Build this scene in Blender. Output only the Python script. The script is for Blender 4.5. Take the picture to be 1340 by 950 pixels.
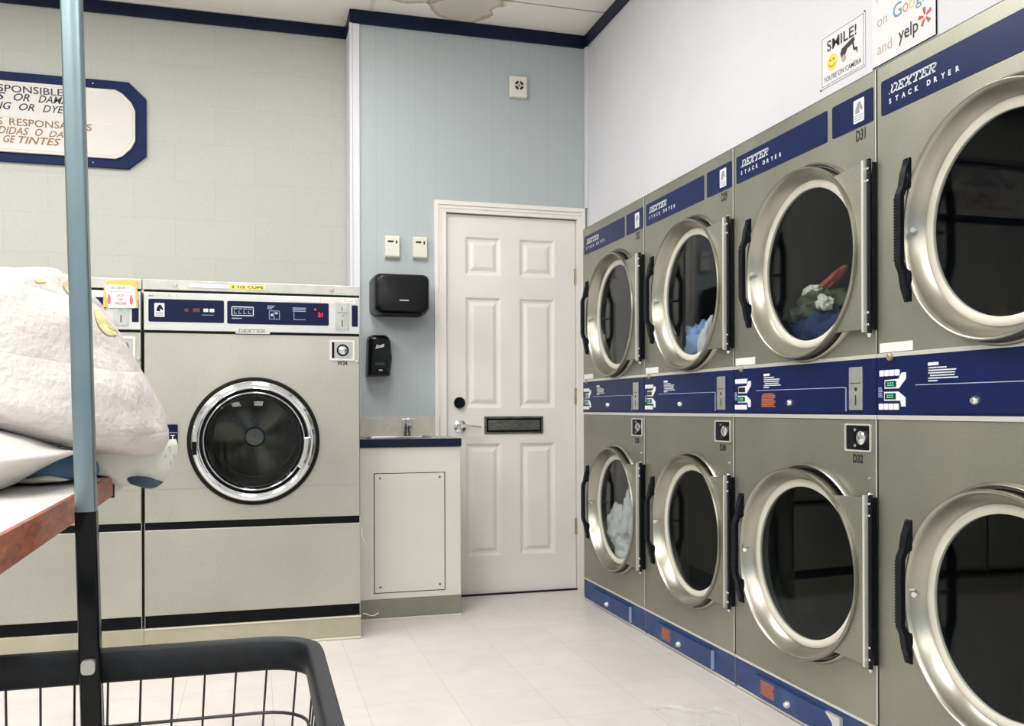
import bpy, bmesh, math, random
from mathutils import Vector, Matrix, noise

scene = bpy.context.scene
for o in list(bpy.data.objects):
    bpy.data.objects.remove(o)
R = math.radians
PI = math.pi
random.seed(7)

# ------------------------------------------------------------------ camera
cd = bpy.data.cameras.new('camera')
cam = bpy.data.objects.new('camera', cd)
scene.collection.objects.link(cam)
cd.sensor_width = 36.0
cd.lens = 1184.975 / 1340 * 36
cd.shift_y = (533.974 - 475.0) / 1340
cd.clip_start = 0.02
_y, _r = R(15.809), R(-0.181)
_fw = Vector((math.sin(_y), math.cos(_y), 0))
_rt = Vector((math.cos(_y), -math.sin(_y), 0))
_up = Vector((0, 0, 1))
_r2 = _rt * math.cos(_r) + _up * math.sin(_r)
_u2 = -_rt * math.sin(_r) + _up * math.cos(_r)
m = Matrix.Identity(4)
for i in range(3):
    m[i][0] = _r2[i]; m[i][1] = _u2[i]; m[i][2] = -_fw[i]
m[2][3] = 1.033
cam.matrix_world = m
scene.camera = cam

# ------------------------------------------------------------------ view, world, lights
vs = scene.view_settings
vs.view_transform = 'Standard'
vs.look = 'None'
vs.gamma = 1.0
vs.exposure = 0.0
vs.use_curve_mapping = False
w = bpy.data.worlds.new('sky')
scene.world = w
w.use_nodes = True
w.node_tree.nodes['Background'].inputs[0].default_value = (0.72, 0.84, 1.0, 1)
w.node_tree.nodes['Background'].inputs[1].default_value = 1.0
TROFFER_POWER = 26.0
WINDOW_POWER = 30.0


def area_light(name, loc, rot, sx, sy, power, color):
    l = bpy.data.lights.new(name, 'AREA')
    l.shape = 'RECTANGLE'; l.size = sx; l.size_y = sy
    l.energy = power; l.color = color
    o = bpy.data.objects.new(name, l)
    o.location = loc; o.rotation_euler = rot
    scene.collection.objects.link(o)
    return o


# daylight through the shop window behind the camera
area_light('window_daylight', (-1.0, -3.72, 1.75), (R(90), 0, R(180)), 3.8, 1.9, WINDOW_POWER, (0.86, 0.94, 1.0))


# ------------------------------------------------------------------ materials
def base_mat(name, color, rough=0.5, metal=0.0, emit=None, estr=0.0, spec=0.5, coat=0.0):
    m_ = bpy.data.materials.new(name)
    m_.use_nodes = True
    b = m_.node_tree.nodes['Principled BSDF']
    b.inputs['Base Color'].default_value = (*color, 1)
    b.inputs['Roughness'].default_value = rough
    b.inputs['Metallic'].default_value = metal
    b.inputs['Specular IOR Level'].default_value = spec
    b.inputs['Coat Weight'].default_value = coat
    if emit:
        b.inputs['Emission Color'].default_value = (*emit, 1)
        b.inputs['Emission Strength'].default_value = estr
    return m_


def node(mt, kind, **kw):
    n = mt.node_tree.nodes.new(kind)
    for k, v in kw.items():
        if k in n.inputs:
            n.inputs[k].default_value = v
        else:
            setattr(n, k, v)
    return n


def link(mt, a, b):
    mt.node_tree.links.new(a, b)


def noise_mat(name, c1, c2, scale=8.0, rough=0.5, metal=0.0, bump=0.0, bscale=60.0, detail=4.0, stretch=None,
              rvar=0.0, spec=0.5, fine=None, bdist=0.002, contrast=(0.3, 0.7)):
    """two tones of one material mixed by noise, plus an optional fine grain and bump"""
    mt = base_mat(name, c1, rough, metal, spec=spec)
    b = mt.node_tree.nodes['Principled BSDF']
    tc = node(mt, 'ShaderNodeTexCoord')
    src = tc.outputs['Object']
    if stretch:
        mp = node(mt, 'ShaderNodeMapping')
        mp.inputs['Scale'].default_value = stretch
        link(mt, src, mp.inputs['Vector']); src = mp.outputs[0]
    n = node(mt, 'ShaderNodeTexNoise', Scale=scale, Detail=detail)
    link(mt, src, n.inputs['Vector'])
    cr = node(mt, 'ShaderNodeValToRGB')
    cr.color_ramp.elements[0].position = contrast[0]; cr.color_ramp.elements[0].color = (*c1, 1)
    cr.color_ramp.elements[1].position = contrast[1]; cr.color_ramp.elements[1].color = (*c2, 1)
    link(mt, n.outputs['Fac'], cr.inputs[0])
    out = cr.outputs[0]
    if fine:
        n2 = node(mt, 'ShaderNodeTexNoise', Scale=fine[0], Detail=2.0)
        link(mt, tc.outputs['Object'], n2.inputs['Vector'])
        mr = node(mt, 'ShaderNodeMapRange')
        mr.inputs['From Min'].default_value = 0.3; mr.inputs['From Max'].default_value = 0.7
        mr.inputs['To Min'].default_value = 1 - fine[1]; mr.inputs['To Max'].default_value = 1 + fine[1]
        link(mt, n2.outputs['Fac'], mr.inputs['Value'])
        mx = node(mt, 'ShaderNodeMix', data_type='RGBA', blend_type='MULTIPLY')
        mx.inputs[0].default_value = 1.0
        link(mt, out, mx.inputs[6]); link(mt, mr.outputs[0], mx.inputs[7])
        out = mx.outputs[2]
    link(mt, out, b.inputs['Base Color'])
    if rvar:
        mr = node(mt, 'ShaderNodeMapRange')
        mr.inputs['To Min'].default_value = rough - rvar; mr.inputs['To Max'].default_value = rough + rvar
        link(mt, n.outputs['Fac'], mr.inputs['Value'])
        link(mt, mr.outputs[0], b.inputs['Roughness'])
    if bump:
        n3 = node(mt, 'ShaderNodeTexNoise', Scale=bscale, Detail=3.0)
        link(mt, src, n3.inputs['Vector'])
        bp = node(mt, 'ShaderNodeBump', Strength=bump, Distance=bdist)
        link(mt, n3.outputs['Fac'], bp.inputs['Height'])
        link(mt, bp.outputs[0], b.inputs['Normal'])
    return mt


def thin_glass(name, tint, ior=1.5, rough=0.01):
    mt = bpy.data.materials.new(name)
    mt.use_nodes = True
    nt = mt.node_tree
    nt.nodes.clear()
    out = nt.nodes.new('ShaderNodeOutputMaterial')
    tr = nt.nodes.new('ShaderNodeBsdfTransparent'); tr.inputs[0].default_value = (*tint, 1)
    gl = nt.nodes.new('ShaderNodeBsdfGlossy'); gl.inputs['Roughness'].default_value = rough
    lw = nt.nodes.new('ShaderNodeLayerWeight'); lw.inputs['Blend'].default_value = 0.5
    r0 = ((ior - 1) / (ior + 1)) ** 2
    pw = nt.nodes.new('ShaderNodeMath'); pw.operation = 'POWER'; pw.inputs[1].default_value = 5.0
    nt.links.new(lw.outputs['Facing'], pw.inputs[0])
    fr = nt.nodes.new('ShaderNodeMath'); fr.operation = 'MULTIPLY_ADD'
    fr.inputs[1].default_value = 1 - r0; fr.inputs[2].default_value = r0
    nt.links.new(pw.outputs[0], fr.inputs[0])
    mx = nt.nodes.new('ShaderNodeMixShader')
    nt.links.new(fr.outputs[0], mx.inputs[0]); nt.links.new(tr.outputs[0], mx.inputs[1])
    nt.links.new(gl.outputs[0], mx.inputs[2]); nt.links.new(mx.outputs[0], out.inputs[0])
    return mt


M = {}
M['dryer_steel'] = noise_mat('dryer_steel', (0.27, 0.275, 0.225), (0.36, 0.36, 0.30), 2.2, 0.42, 0.75, 0.05, 500,
                             fine=(330, 0.17), rvar=0.08)
M['dish_steel'] = noise_mat('dish_steel', (0.33, 0.33, 0.28), (0.43, 0.42, 0.36), 3.0, 0.30, 1.0, 0.03, 300, rvar=0.06)
M['washer_steel'] = noise_mat('washer_steel', (0.38, 0.38, 0.335), (0.48, 0.47, 0.42), 2.0, 0.45, 0.6, 0.05, 500,
                              fine=(240, 0.15), rvar=0.08)
M['panel_alu'] = noise_mat('panel_alu', (0.55, 0.56, 0.55), (0.62, 0.63, 0.62), 5, 0.38, 0.5, fine=(400, 0.05))
M['galvanized'] = noise_mat('galvanized', (0.42, 0.43, 0.40), (0.58, 0.58, 0.54), 14, 0.45, 0.6)
M['bright_trim'] = base_mat('bright_trim', (0.72, 0.72, 0.68), 0.35, 0.5)
M['chrome'] = base_mat('chrome', (0.78, 0.80, 0.82), 0.08, 1.0)
M['chrome_soft'] = noise_mat('chrome_soft', (0.20, 0.27, 0.29), (0.26, 0.33, 0.35), 6, 0.30, 0.9)
M['navy_enamel'] = noise_mat('navy_enamel', (0.004, 0.010, 0.062), (0.006, 0.014, 0.085), 6, 0.35, 0.0, fine=(300, 0.15), spec=0.2)
M['navy_toe'] = noise_mat('navy_toe', (0.012, 0.035, 0.14), (0.03, 0.075, 0.20), 9, 0.45, 0.0, fine=(200, 0.2), contrast=(0.4, 0.8))
M['navy_dark'] = base_mat('navy_dark', (0.004, 0.007, 0.038), 0.3, spec=0.2)
M['navy_trim'] = noise_mat('navy_trim', (0.004, 0.008, 0.028), (0.007, 0.012, 0.040), 8, 0.45, 0.0, spec=0.2)
M['sign_navy'] = noise_mat('sign_navy', (0.005, 0.014, 0.062), (0.008, 0.020, 0.080), 10, 0.55, 0.0, spec=0.15)
M['black_plastic'] = noise_mat('black_plastic', (0.003, 0.0035, 0.005), (0.005, 0.006, 0.007), 20, 0.45, 0.0, spec=0.12)
M['black_gloss'] = base_mat('black_gloss', (0.002, 0.003, 0.004), 0.16, 0.0, spec=0.25)
M['towel_black'] = base_mat('towel_black', (0.002, 0.003, 0.004), 0.32, spec=0.3)
M['handle_black'] = noise_mat('handle_black', (0.004, 0.005, 0.009), (0.007, 0.008, 0.013), 30, 0.45, 0.0, spec=0.2)
M['rubber'] = base_mat('rubber', (0.006, 0.006, 0.006), 0.6, spec=0.15)
M['gasket'] = noise_mat('gasket', (0.60, 0.58, 0.50), (0.68, 0.66, 0.58), 12, 0.5, 0.0)
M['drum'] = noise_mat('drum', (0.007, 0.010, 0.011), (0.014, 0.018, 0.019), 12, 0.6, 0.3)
M['drum_bright'] = noise_mat('drum_bright', (0.09, 0.09, 0.075), (0.17, 0.16, 0.13), 5, 0.24, 1.0)
M['void'] = base_mat('dark_interior', (0.006, 0.006, 0.006), 0.8)
M['dryer_glass'] = thin_glass('dryer_glass', (0.86, 0.89, 0.90), 1.27)
M['washer_glass'] = thin_glass('washer_glass', (0.75, 0.78, 0.78), 1.33)
M['white_key'] = base_mat('white_key', (0.80, 0.82, 0.86), 0.4)
M['white_print'] = base_mat('white_print', (0.75, 0.78, 0.86), 0.5)
M['pale_print'] = base_mat('pale_print', (0.35, 0.42, 0.60), 0.5)
M['black_print'] = base_mat('black_print', (0.01, 0.01, 0.012), 0.5)
M['grey_print'] = base_mat('grey_print', (0.30, 0.30, 0.29), 0.5)
M['orange_print'] = base_mat('orange_print', (0.42, 0.12, 0.04), 0.5)
M['red_print'] = base_mat('red_print', (0.62, 0.12, 0.14), 0.5)
M['green_led'] = base_mat('green_led', (0.0, 0.1, 0.05), 0.5, emit=(0.10, 0.9, 0.55), estr=0.9)
M['red_led'] = base_mat('red_led', (0.2, 0.0, 0.0), 0.5, emit=(1.0, 0.03, 0.03), estr=1.3)
M['dim_red'] = base_mat('dim_red', (0.10, 0.02, 0.02), 0.4)
M['lcd'] = base_mat('lcd', (0.006, 0.03, 0.03), 0.15)
M['slot_steel'] = noise_mat('slot_steel', (0.42, 0.44, 0.42), (0.55, 0.56, 0.53), 30, 0.35, 0.7)
M['label_white'] = base_mat('label_white', (0.78, 0.78, 0.76), 0.6)
M['paper'] = base_mat('paper', (0.76, 0.76, 0.79), 0.55)
M['sign_white'] = base_mat('sign_white', (0.62, 0.60, 0.58), 0.5)
M['yellow'] = base_mat('yellow', (0.75, 0.68, 0.12), 0.6)
M['mustard'] = noise_mat('mustard', (0.70, 0.42, 0.09), (0.78, 0.50, 0.12), 15, 0.6)
M['door_white'] = noise_mat('door_white', (0.74, 0.72, 0.69), (0.80, 0.78, 0.75), 3.0, 0.38, 0.0, 0.12, 220, bdist=0.0006)
M['frame_white'] = noise_mat('frame_white', (0.78, 0.76, 0.72), (0.83, 0.81, 0.77), 4.0, 0.4)
M['cream'] = noise_mat('cream', (0.66, 0.65, 0.59), (0.73, 0.715, 0.655), 2.5, 0.45, fine=(300, 0.04))
M['cove'] = noise_mat('cove', (0.20, 0.205, 0.155), (0.25, 0.25, 0.19), 6, 0.5)
M['plinth'] = noise_mat('plinth', (0.36, 0.345, 0.25), (0.43, 0.41, 0.31), 6, 0.55, fine=(250, 0.1))
M['caulk'] = base_mat('caulk', (0.66, 0.64, 0.56), 0.6)
M['backsplash'] = noise_mat('backsplash', (0.50, 0.48, 0.41), (0.57, 0.55, 0.47), 40, 0.4, fine=(350, 0.15))
M['counter'] = noise_mat('counter', (0.30, 0.30, 0.28), (0.46, 0.45, 0.42), 50, 0.3)
M['beige_plastic'] = base_mat('beige_plastic', (0.74, 0.72, 0.64), 0.45)
M['brass'] = noise_mat('brass', (0.34, 0.30, 0.20), (0.48, 0.43, 0.30), 40, 0.4, 0.7)
M['slot_plate'] = noise_mat('slot_plate', (0.10, 0.11, 0.10), (0.26, 0.27, 0.25), 25, 0.32, 0.9, stretch=(1, 1, 6))
M['table_white'] = noise_mat('table_white', (0.68, 0.66, 0.64), (0.74, 0.72, 0.70), 3, 0.35, stretch=(6, 1, 1))
M['steel_tube'] = noise_mat('steel_tube', (0.35, 0.40, 0.40), (0.45, 0.5, 0.5), 6, 0.3, 0.9)
M['wire'] = base_mat('wire', (0.012, 0.012, 0.014), 0.35)
M['rim'] = noise_mat('rim', (0.005, 0.007, 0.010), (0.010, 0.013, 0.016), 60, 0.5, 0.0, 0.2, 300, spec=0.3)
M['blue_denim'] = noise_mat('blue_denim', (0.035, 0.085, 0.16), (0.08, 0.16, 0.27), 12, 0.85, 0, 0.3, 80)
M['lining'] = noise_mat('lining', (0.035, 0.06, 0.09), (0.06, 0.09, 0.13), 12, 0.85)
M['towel_blue'] = noise_mat('towel_blue', (0.22, 0.36, 0.66), (0.32, 0.47, 0.78), 8, 0.9, 0, 0.4, 60)
M['towel_white'] = noise_mat('towel_white', (0.72, 0.71, 0.68), (0.80, 0.79, 0.76), 10, 0.9, 0, 0.4, 60)
M['navy_cloth'] = noise_mat('navy_cloth', (0.02, 0.035, 0.10), (0.035, 0.06, 0.15), 10, 0.9, 0, 0.5, 50)
M['olive_cloth'] = noise_mat('olive_cloth', (0.07, 0.09, 0.05), (0.14, 0.15, 0.08), 18, 0.9, 0, 0.5, 50)
M['dark_cloth'] = noise_mat('dark_cloth', (0.05, 0.06, 0.055), (0.09, 0.10, 0.09), 18, 0.9, 0, 0.5, 50)
M['red_cloth'] = noise_mat('red_cloth', (0.38, 0.05, 0.04), (0.50, 0.09, 0.07), 18, 0.9)
M['cream_cloth'] = noise_mat('cream_cloth', (0.70, 0.68, 0.54), (0.76, 0.74, 0.62), 18, 0.9)
M['film'] = base_mat('plastic_film', (0.86, 0.86, 0.87), 0.25)
M['film'].node_tree.nodes['Principled BSDF'].inputs['Alpha'].default_value = 0.35
M['window_glass'] = thin_glass('window_glass', (0.95, 0.97, 0.98), 1.45)
M['thread'] = base_mat('thread', (0.8, 0.8, 0.78), 0.7)
M['diffuser'] = base_mat('diffuser', (0.9, 0.9, 0.88), 0.5, emit=(1.0, 0.97, 0.90), estr=5.0)
M['white_metal'] = base_mat('white_metal', (0.75, 0.75, 0.73), 0.4)


def fabric_white():
    mt = noise_mat('comforter_fabric', (0.64, 0.605, 0.585), (0.70, 0.665, 0.64), 4.0, 0.9)
    b = mt.node_tree.nodes['Principled BSDF']
    tc = node(mt, 'ShaderNodeTexCoord')
    mp = node(mt, 'ShaderNodeMapping')
    mp.inputs['Rotation'].default_value = (0, R(-24), 0)
    mp.inputs['Scale'].default_value = (0.3, 0.45, 1.0)
    link(mt, tc.outputs['Object'], mp.inputs['Vector'])
    n1 = node(mt, 'ShaderNodeTexNoise', Scale=17.0, Detail=3.0, Distortion=0.35)
    link(mt, mp.outputs[0], n1.inputs['Vector'])
    n2 = node(mt, 'ShaderNodeTexNoise', Scale=90.0, Detail=2.0)
    link(mt, tc.outputs['Object'], n2.inputs['Vector'])
    ad = node(mt, 'ShaderNodeMath', operation='MULTIPLY_ADD')
    link(mt, n2.outputs['Fac'], ad.inputs[0]); ad.inputs[1].default_value = 0.25
    link(mt, n1.outputs['Fac'], ad.inputs[2])
    wv = node(mt, 'ShaderNodeTexWave', Scale=3.2, Distortion=2.2)
    wv.inputs['Detail'].default_value = 1.0; wv.inputs['Detail Scale'].default_value = 0.6
    wv.bands_direction = 'Z'
    link(mt, mp.outputs[0], wv.inputs['Vector'])
    pw = node(mt, 'ShaderNodeMath', operation='POWER'); pw.inputs[1].default_value = 0.25
    link(mt, wv.outputs['Fac'], pw.inputs[0])
    a2 = node(mt, 'ShaderNodeMath', operation='MULTIPLY_ADD'); a2.inputs[1].default_value = 0.30
    link(mt, pw.outputs[0], a2.inputs[0]); link(mt, ad.outputs[0], a2.inputs[2])
    bp = node(mt, 'ShaderNodeBump', Strength=0.8, Distance=0.016)
    link(mt, a2.outputs[0], bp.inputs['Height'])
    link(mt, bp.outputs[0], b.inputs['Normal'])
    return mt


M['comforter'] = fabric_white()
M['quilt'] = noise_mat('quilt_fabric', (0.64, 0.62, 0.59), (0.70, 0.68, 0.65), 4, 0.9, 0, 0.4, 22, bdist=0.008)
M['mint_fabric'] = noise_mat('mint_fabric', (0.60, 0.61, 0.54), (0.70, 0.70, 0.64), 9, 0.9, 0, 0.4, 30, bdist=0.006)


def brick_wall_mat():
    mt = base_mat('painted_block', (0.5, 0.5, 0.46), 0.55)
    b = mt.node_tree.nodes['Principled BSDF']
    tc = node(mt, 'ShaderNodeTexCoord')
    sp = node(mt, 'ShaderNodeSeparateXYZ'); link(mt, tc.outputs['Object'], sp.inputs[0])
    cb = node(mt, 'ShaderNodeCombineXYZ')
    link(mt, sp.outputs[0], cb.inputs[0]); link(mt, sp.outputs[2], cb.inputs[1])
    br = node(mt, 'ShaderNodeTexBrick', Scale=1.0)
    br.inputs['Brick Width'].default_value = 0.406; br.inputs['Row Height'].default_value = 0.2035
    br.inputs['Mortar Size'].default_value = 0.0035; br.inputs['Mortar Smooth'].default_value = 0.6
    br.inputs['Color1'].default_value = (0.445, 0.455, 0.42, 1)
    br.inputs['Color2'].default_value = (0.458, 0.467, 0.432, 1)
    br.inputs['Mortar'].default_value = (0.425, 0.435, 0.40, 1)
    link(mt, cb.outputs[0], br.inputs['Vector'])
    n = node(mt, 'ShaderNodeTexNoise', Scale=160.0, Detail=3.0)
    link(mt, tc.outputs['Object'], n.inputs['Vector'])
    mx = node(mt, 'ShaderNodeMix', data_type='RGBA', blend_type='MULTIPLY'); mx.inputs[0].default_value = 1
    mr = node(mt, 'ShaderNodeMapRange'); mr.inputs['To Min'].default_value = 0.88; mr.inputs['To Max'].default_value = 1.12
    link(mt, n.outputs['Fac'], mr.inputs['Value'])
    link(mt, br.outputs['Color'], mx.inputs[6]); link(mt, mr.outputs[0], mx.inputs[7])
    link(mt, mx.outputs[2], b.inputs['Base Color'])
    bp = node(mt, 'ShaderNodeBump', Strength=0.12, Distance=0.002)
    bp.invert = True
    link(mt, br.outputs['Fac'], bp.inputs['Height'])
    link(mt, bp.outputs[0], b.inputs['Normal'])
    return mt


def panel_wall_mat():
    """pale blue paneling with thin vertical grooves every 105 mm"""
    mt = base_mat('blue_panelling', (0.42, 0.48, 0.50), 0.5)
    b = mt.node_tree.nodes['Principled BSDF']
    tc = node(mt, 'ShaderNodeTexCoord')
    sp = node(mt, 'ShaderNodeSeparateXYZ'); link(mt, tc.outputs['Object'], sp.inputs[0])
    md = node(mt, 'ShaderNodeMath', operation='MULTIPLY_ADD'); md.inputs[1].default_value = 1 / 0.107; md.inputs[2].default_value = -5.82 + 20
    link(mt, sp.outputs[0], md.inputs[0])
    fr = node(mt, 'ShaderNodeMath', operation='FRACT'); link(mt, md.outputs[0], fr.inputs[0])
    lt = node(mt, 'ShaderNodeMath', operation='LESS_THAN'); lt.inputs[1].default_value = 0.022
    link(mt, fr.outputs[0], lt.inputs[0])
    n = node(mt, 'ShaderNodeTexNoise', Scale=170.0, Detail=3.0)
    link(mt, tc.outputs['Object'], n.inputs['Vector'])
    cr = node(mt, 'ShaderNodeValToRGB')
    cr.color_ramp.elements[0].position = 0.3; cr.color_ramp.elements[0].color = (0.395, 0.445, 0.465, 1)
    cr.color_ramp.elements[1].position = 0.7; cr.color_ramp.elements[1].color = (0.465, 0.515, 0.535, 1)
    link(mt, n.outputs['Fac'], cr.inputs[0])
    mx = node(mt, 'ShaderNodeMix', data_type='RGBA')
    mf = node(mt, 'ShaderNodeMath', operation='MULTIPLY'); mf.inputs[1].default_value = 0.35
    link(mt, lt.outputs[0], mf.inputs[0]); link(mt, mf.outputs[0], mx.inputs[0])
    link(mt, cr.outputs[0], mx.inputs[6]); mx.inputs[7].default_value = (0.20, 0.27, 0.29, 1)
    link(mt, mx.outputs[2], b.inputs['Base Color'])
    return mt


def floor_mat():
    mt = base_mat('vinyl_tile', (0.7, 0.66, 0.62), 0.32)
    b = mt.node_tree.nodes['Principled BSDF']
    tc = node(mt, 'ShaderNodeTexCoord')
    mp = node(mt, 'ShaderNodeMapping'); mp.inputs['Location'].default_value = (-0.055 + 3.1, -0.07 + 3.1, 0)
    link(mt, tc.outputs['Object'], mp.inputs['Vector'])
    br = node(mt, 'ShaderNodeTexBrick', Scale=1.0, offset=0.0)
    br.inputs['Brick Width'].default_value = 0.31; br.inputs['Row Height'].default_value = 0.31
    br.inputs['Mortar Size'].default_value = 0.0014; br.inputs['Mortar Smooth'].default_value = 0.4
    br.inputs['Color1'].default_value = (0.66, 0.625, 0.595, 1)
    br.inputs['Color2'].default_value = (0.69, 0.655, 0.625, 1)
    br.inputs['Mortar'].default_value = (0.50, 0.46, 0.42, 1)
    link(mt, mp.outputs[0], br.inputs['Vector'])
    n = node(mt, 'ShaderNodeTexNoise', Scale=5.0, Detail=6.0, Distortion=0.8)
    link(mt, tc.outputs['Object'], n.inputs['Vector'])
    mr = node(mt, 'ShaderNodeMapRange')
    mr.inputs['From Min'].default_value = 0.3; mr.inputs['From Max'].default_value = 0.75
    mr.inputs['To Min'].default_value = 1.04; mr.inputs['To Max'].default_value = 0.92
    link(mt, n.outputs['Fac'], mr.inputs['Value'])
    mx = node(mt, 'ShaderNodeMix', data_type='RGBA', blend_type='MULTIPLY'); mx.inputs[0].default_value = 1
    link(mt, br.outputs['Color'], mx.inputs[6]); link(mt, mr.outputs[0], mx.inputs[7])
    # fine veins, as scuffs and cracks in the old tiles
    v = node(mt, 'ShaderNodeTexNoise', Scale=2.2, Detail=3.0, Distortion=1.2)
    link(mt, tc.outputs['Object'], v.inputs['Vector'])
    s1 = node(mt, 'ShaderNodeMath', operation='SUBTRACT'); s1.inputs[1].default_value = 0.5
    link(mt, v.outputs['Fac'], s1.inputs[0])
    ab = node(mt, 'ShaderNodeMath', operation='ABSOLUTE'); link(mt, s1.outputs[0], ab.inputs[0])
    lt = node(mt, 'ShaderNodeMath', operation='LESS_THAN'); lt.inputs[1].default_value = 0.0012
    link(mt, ab.outputs[0], lt.inputs[0])
    mf = node(mt, 'ShaderNodeMath', operation='MULTIPLY'); mf.inputs[1].default_value = 0.30
    link(mt, lt.outputs[0], mf.inputs[0])
    m2 = node(mt, 'ShaderNodeMix', data_type='RGBA')
    link(mt, mf.outputs[0], m2.inputs[0]); link(mt, mx.outputs[2], m2.inputs[6]); m2.inputs[7].default_value = (0.5, 0.45, 0.4, 1)
    link(mt, m2.outputs[2], b.inputs['Base Color'])
    return mt


def ceiling_mat():
    """acoustic tile with two brown-edged water stains"""
    mt = base_mat('acoustic_tile', (0.82, 0.79, 0.72), 0.85)
    b = mt.node_tree.nodes['Principled BSDF']
    tc = node(mt, 'ShaderNodeTexCoord')
    nz = node(mt, 'ShaderNodeTexNoise', Scale=5.5, Detail=5.0); link(mt, tc.outputs['Object'], nz.inputs['Vector'])
    out = None
    col = (0.93, 0.895, 0.845, 1)
    for (cx, cy, rx, ry) in ((1.06, 4.62, 0.22, 0.26), (0.80, 4.58, 0.16, 0.12)):
        mp = node(mt, 'ShaderNodeMapping', vector_type='POINT')
        mp.inputs['Location'].default_value = (-cx / rx, -cy / ry, 0)
        mp.inputs['Scale'].default_value = (1 / rx, 1 / ry, 0)
        link(mt, tc.outputs['Object'], mp.inputs['Vector'])
        ln = node(mt, 'ShaderNodeVectorMath', operation='LENGTH'); link(mt, mp.outputs[0], ln.inputs[0])
        ma = node(mt, 'ShaderNodeMath', operation='MULTIPLY_ADD'); ma.inputs[1].default_value = 1.3
        link(mt, nz.outputs['Fac'], ma.inputs[0]); link(mt, ln.outputs['Value'], ma.inputs[2])
        cr = node(mt, 'ShaderNodeValToRGB')
        e = cr.color_ramp.elements
        e[0].position = 0.0; e[0].color = (0.62, 0.60, 0.56, 1)
        e[1].position = 1.0; e[1].color = (1, 1, 1, 1)
        for p, c in ((0.60, (0.68, 0.66, 0.60, 1)), (0.73, (0.74, 0.70, 0.62, 1)), (0.79, (0.42, 0.36, 0.25, 1)), (0.82, (1, 1, 1, 1))):
            k = e.new(p); k.color = c
        half = node(mt, 'ShaderNodeMath', operation='MULTIPLY'); half.inputs[1].default_value = 0.5
        link(mt, ma.outputs[0], half.inputs[0]); link(mt, half.outputs[0], cr.inputs[0])
        mx = node(mt, 'ShaderNodeMix', data_type='RGBA', blend_type='MULTIPLY'); mx.inputs[0].default_value = 0.85
        if out is None:
            mx.inputs[6].default_value = col
        else:
            link(mt, out, mx.inputs[6])
        link(mt, cr.outputs[0], mx.inputs[7])
        out = mx.outputs[2]
    link(mt, out, b.inputs['Base Color'])
    n3 = node(mt, 'ShaderNodeTexNoise', Scale=220.0, Detail=2.0); link(mt, tc.outputs['Object'], n3.inputs['Vector'])
    bp = node(mt, 'ShaderNodeBump', Strength=0.3, Distance=0.002)
    link(mt, n3.outputs['Fac'], bp.inputs['Height']); link(mt, bp.outputs[0], b.inputs['Normal'])
    return mt


def wood_mat():
    mt = base_mat('wood_edge', (0.25, 0.06, 0.02), 0.35)
    b = mt.node_tree.nodes['Principled BSDF']
    tc = node(mt, 'ShaderNodeTexCoord')
    mp = node(mt, 'ShaderNodeMapping'); mp.inputs['Scale'].default_value = (3, 6, 26)
    mp.inputs['Rotation'].default_value = (R(8), 0, 0)
    link(mt, tc.outputs['Object'], mp.inputs['Vector'])
    n = node(mt, 'ShaderNodeTexNoise', Scale=3.0, Detail=6.0, Distortion=1.5)
    link(mt, mp.outputs[0], n.inputs['Vector'])
    cr = node(mt, 'ShaderNodeValToRGB')
    e = cr.color_ramp.elements
    e[0].position = 0.3; e[0].color = (0.13, 0.022, 0.008, 1)
    e[1].position = 0.75; e[1].color = (0.46, 0.13, 0.045, 1)
    k = e.new(0.55); k.color = (0.30, 0.062, 0.02, 1)
    link(mt, n.outputs['Fac'], cr.inputs[0]); link(mt, cr.outputs[0], b.inputs['Base Color'])
    return mt


M['block'] = brick_wall_mat()
M['panelling'] = panel_wall_mat()
M['floor'] = floor_mat()
M['ceiling'] = ceiling_mat()
M['wood'] = wood_mat()
M['white_wall'] = noise_mat('white_wall', (0.68, 0.685, 0.735), (0.72, 0.725, 0.77), 3, 0.55, fine=(160, 0.03))


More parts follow.
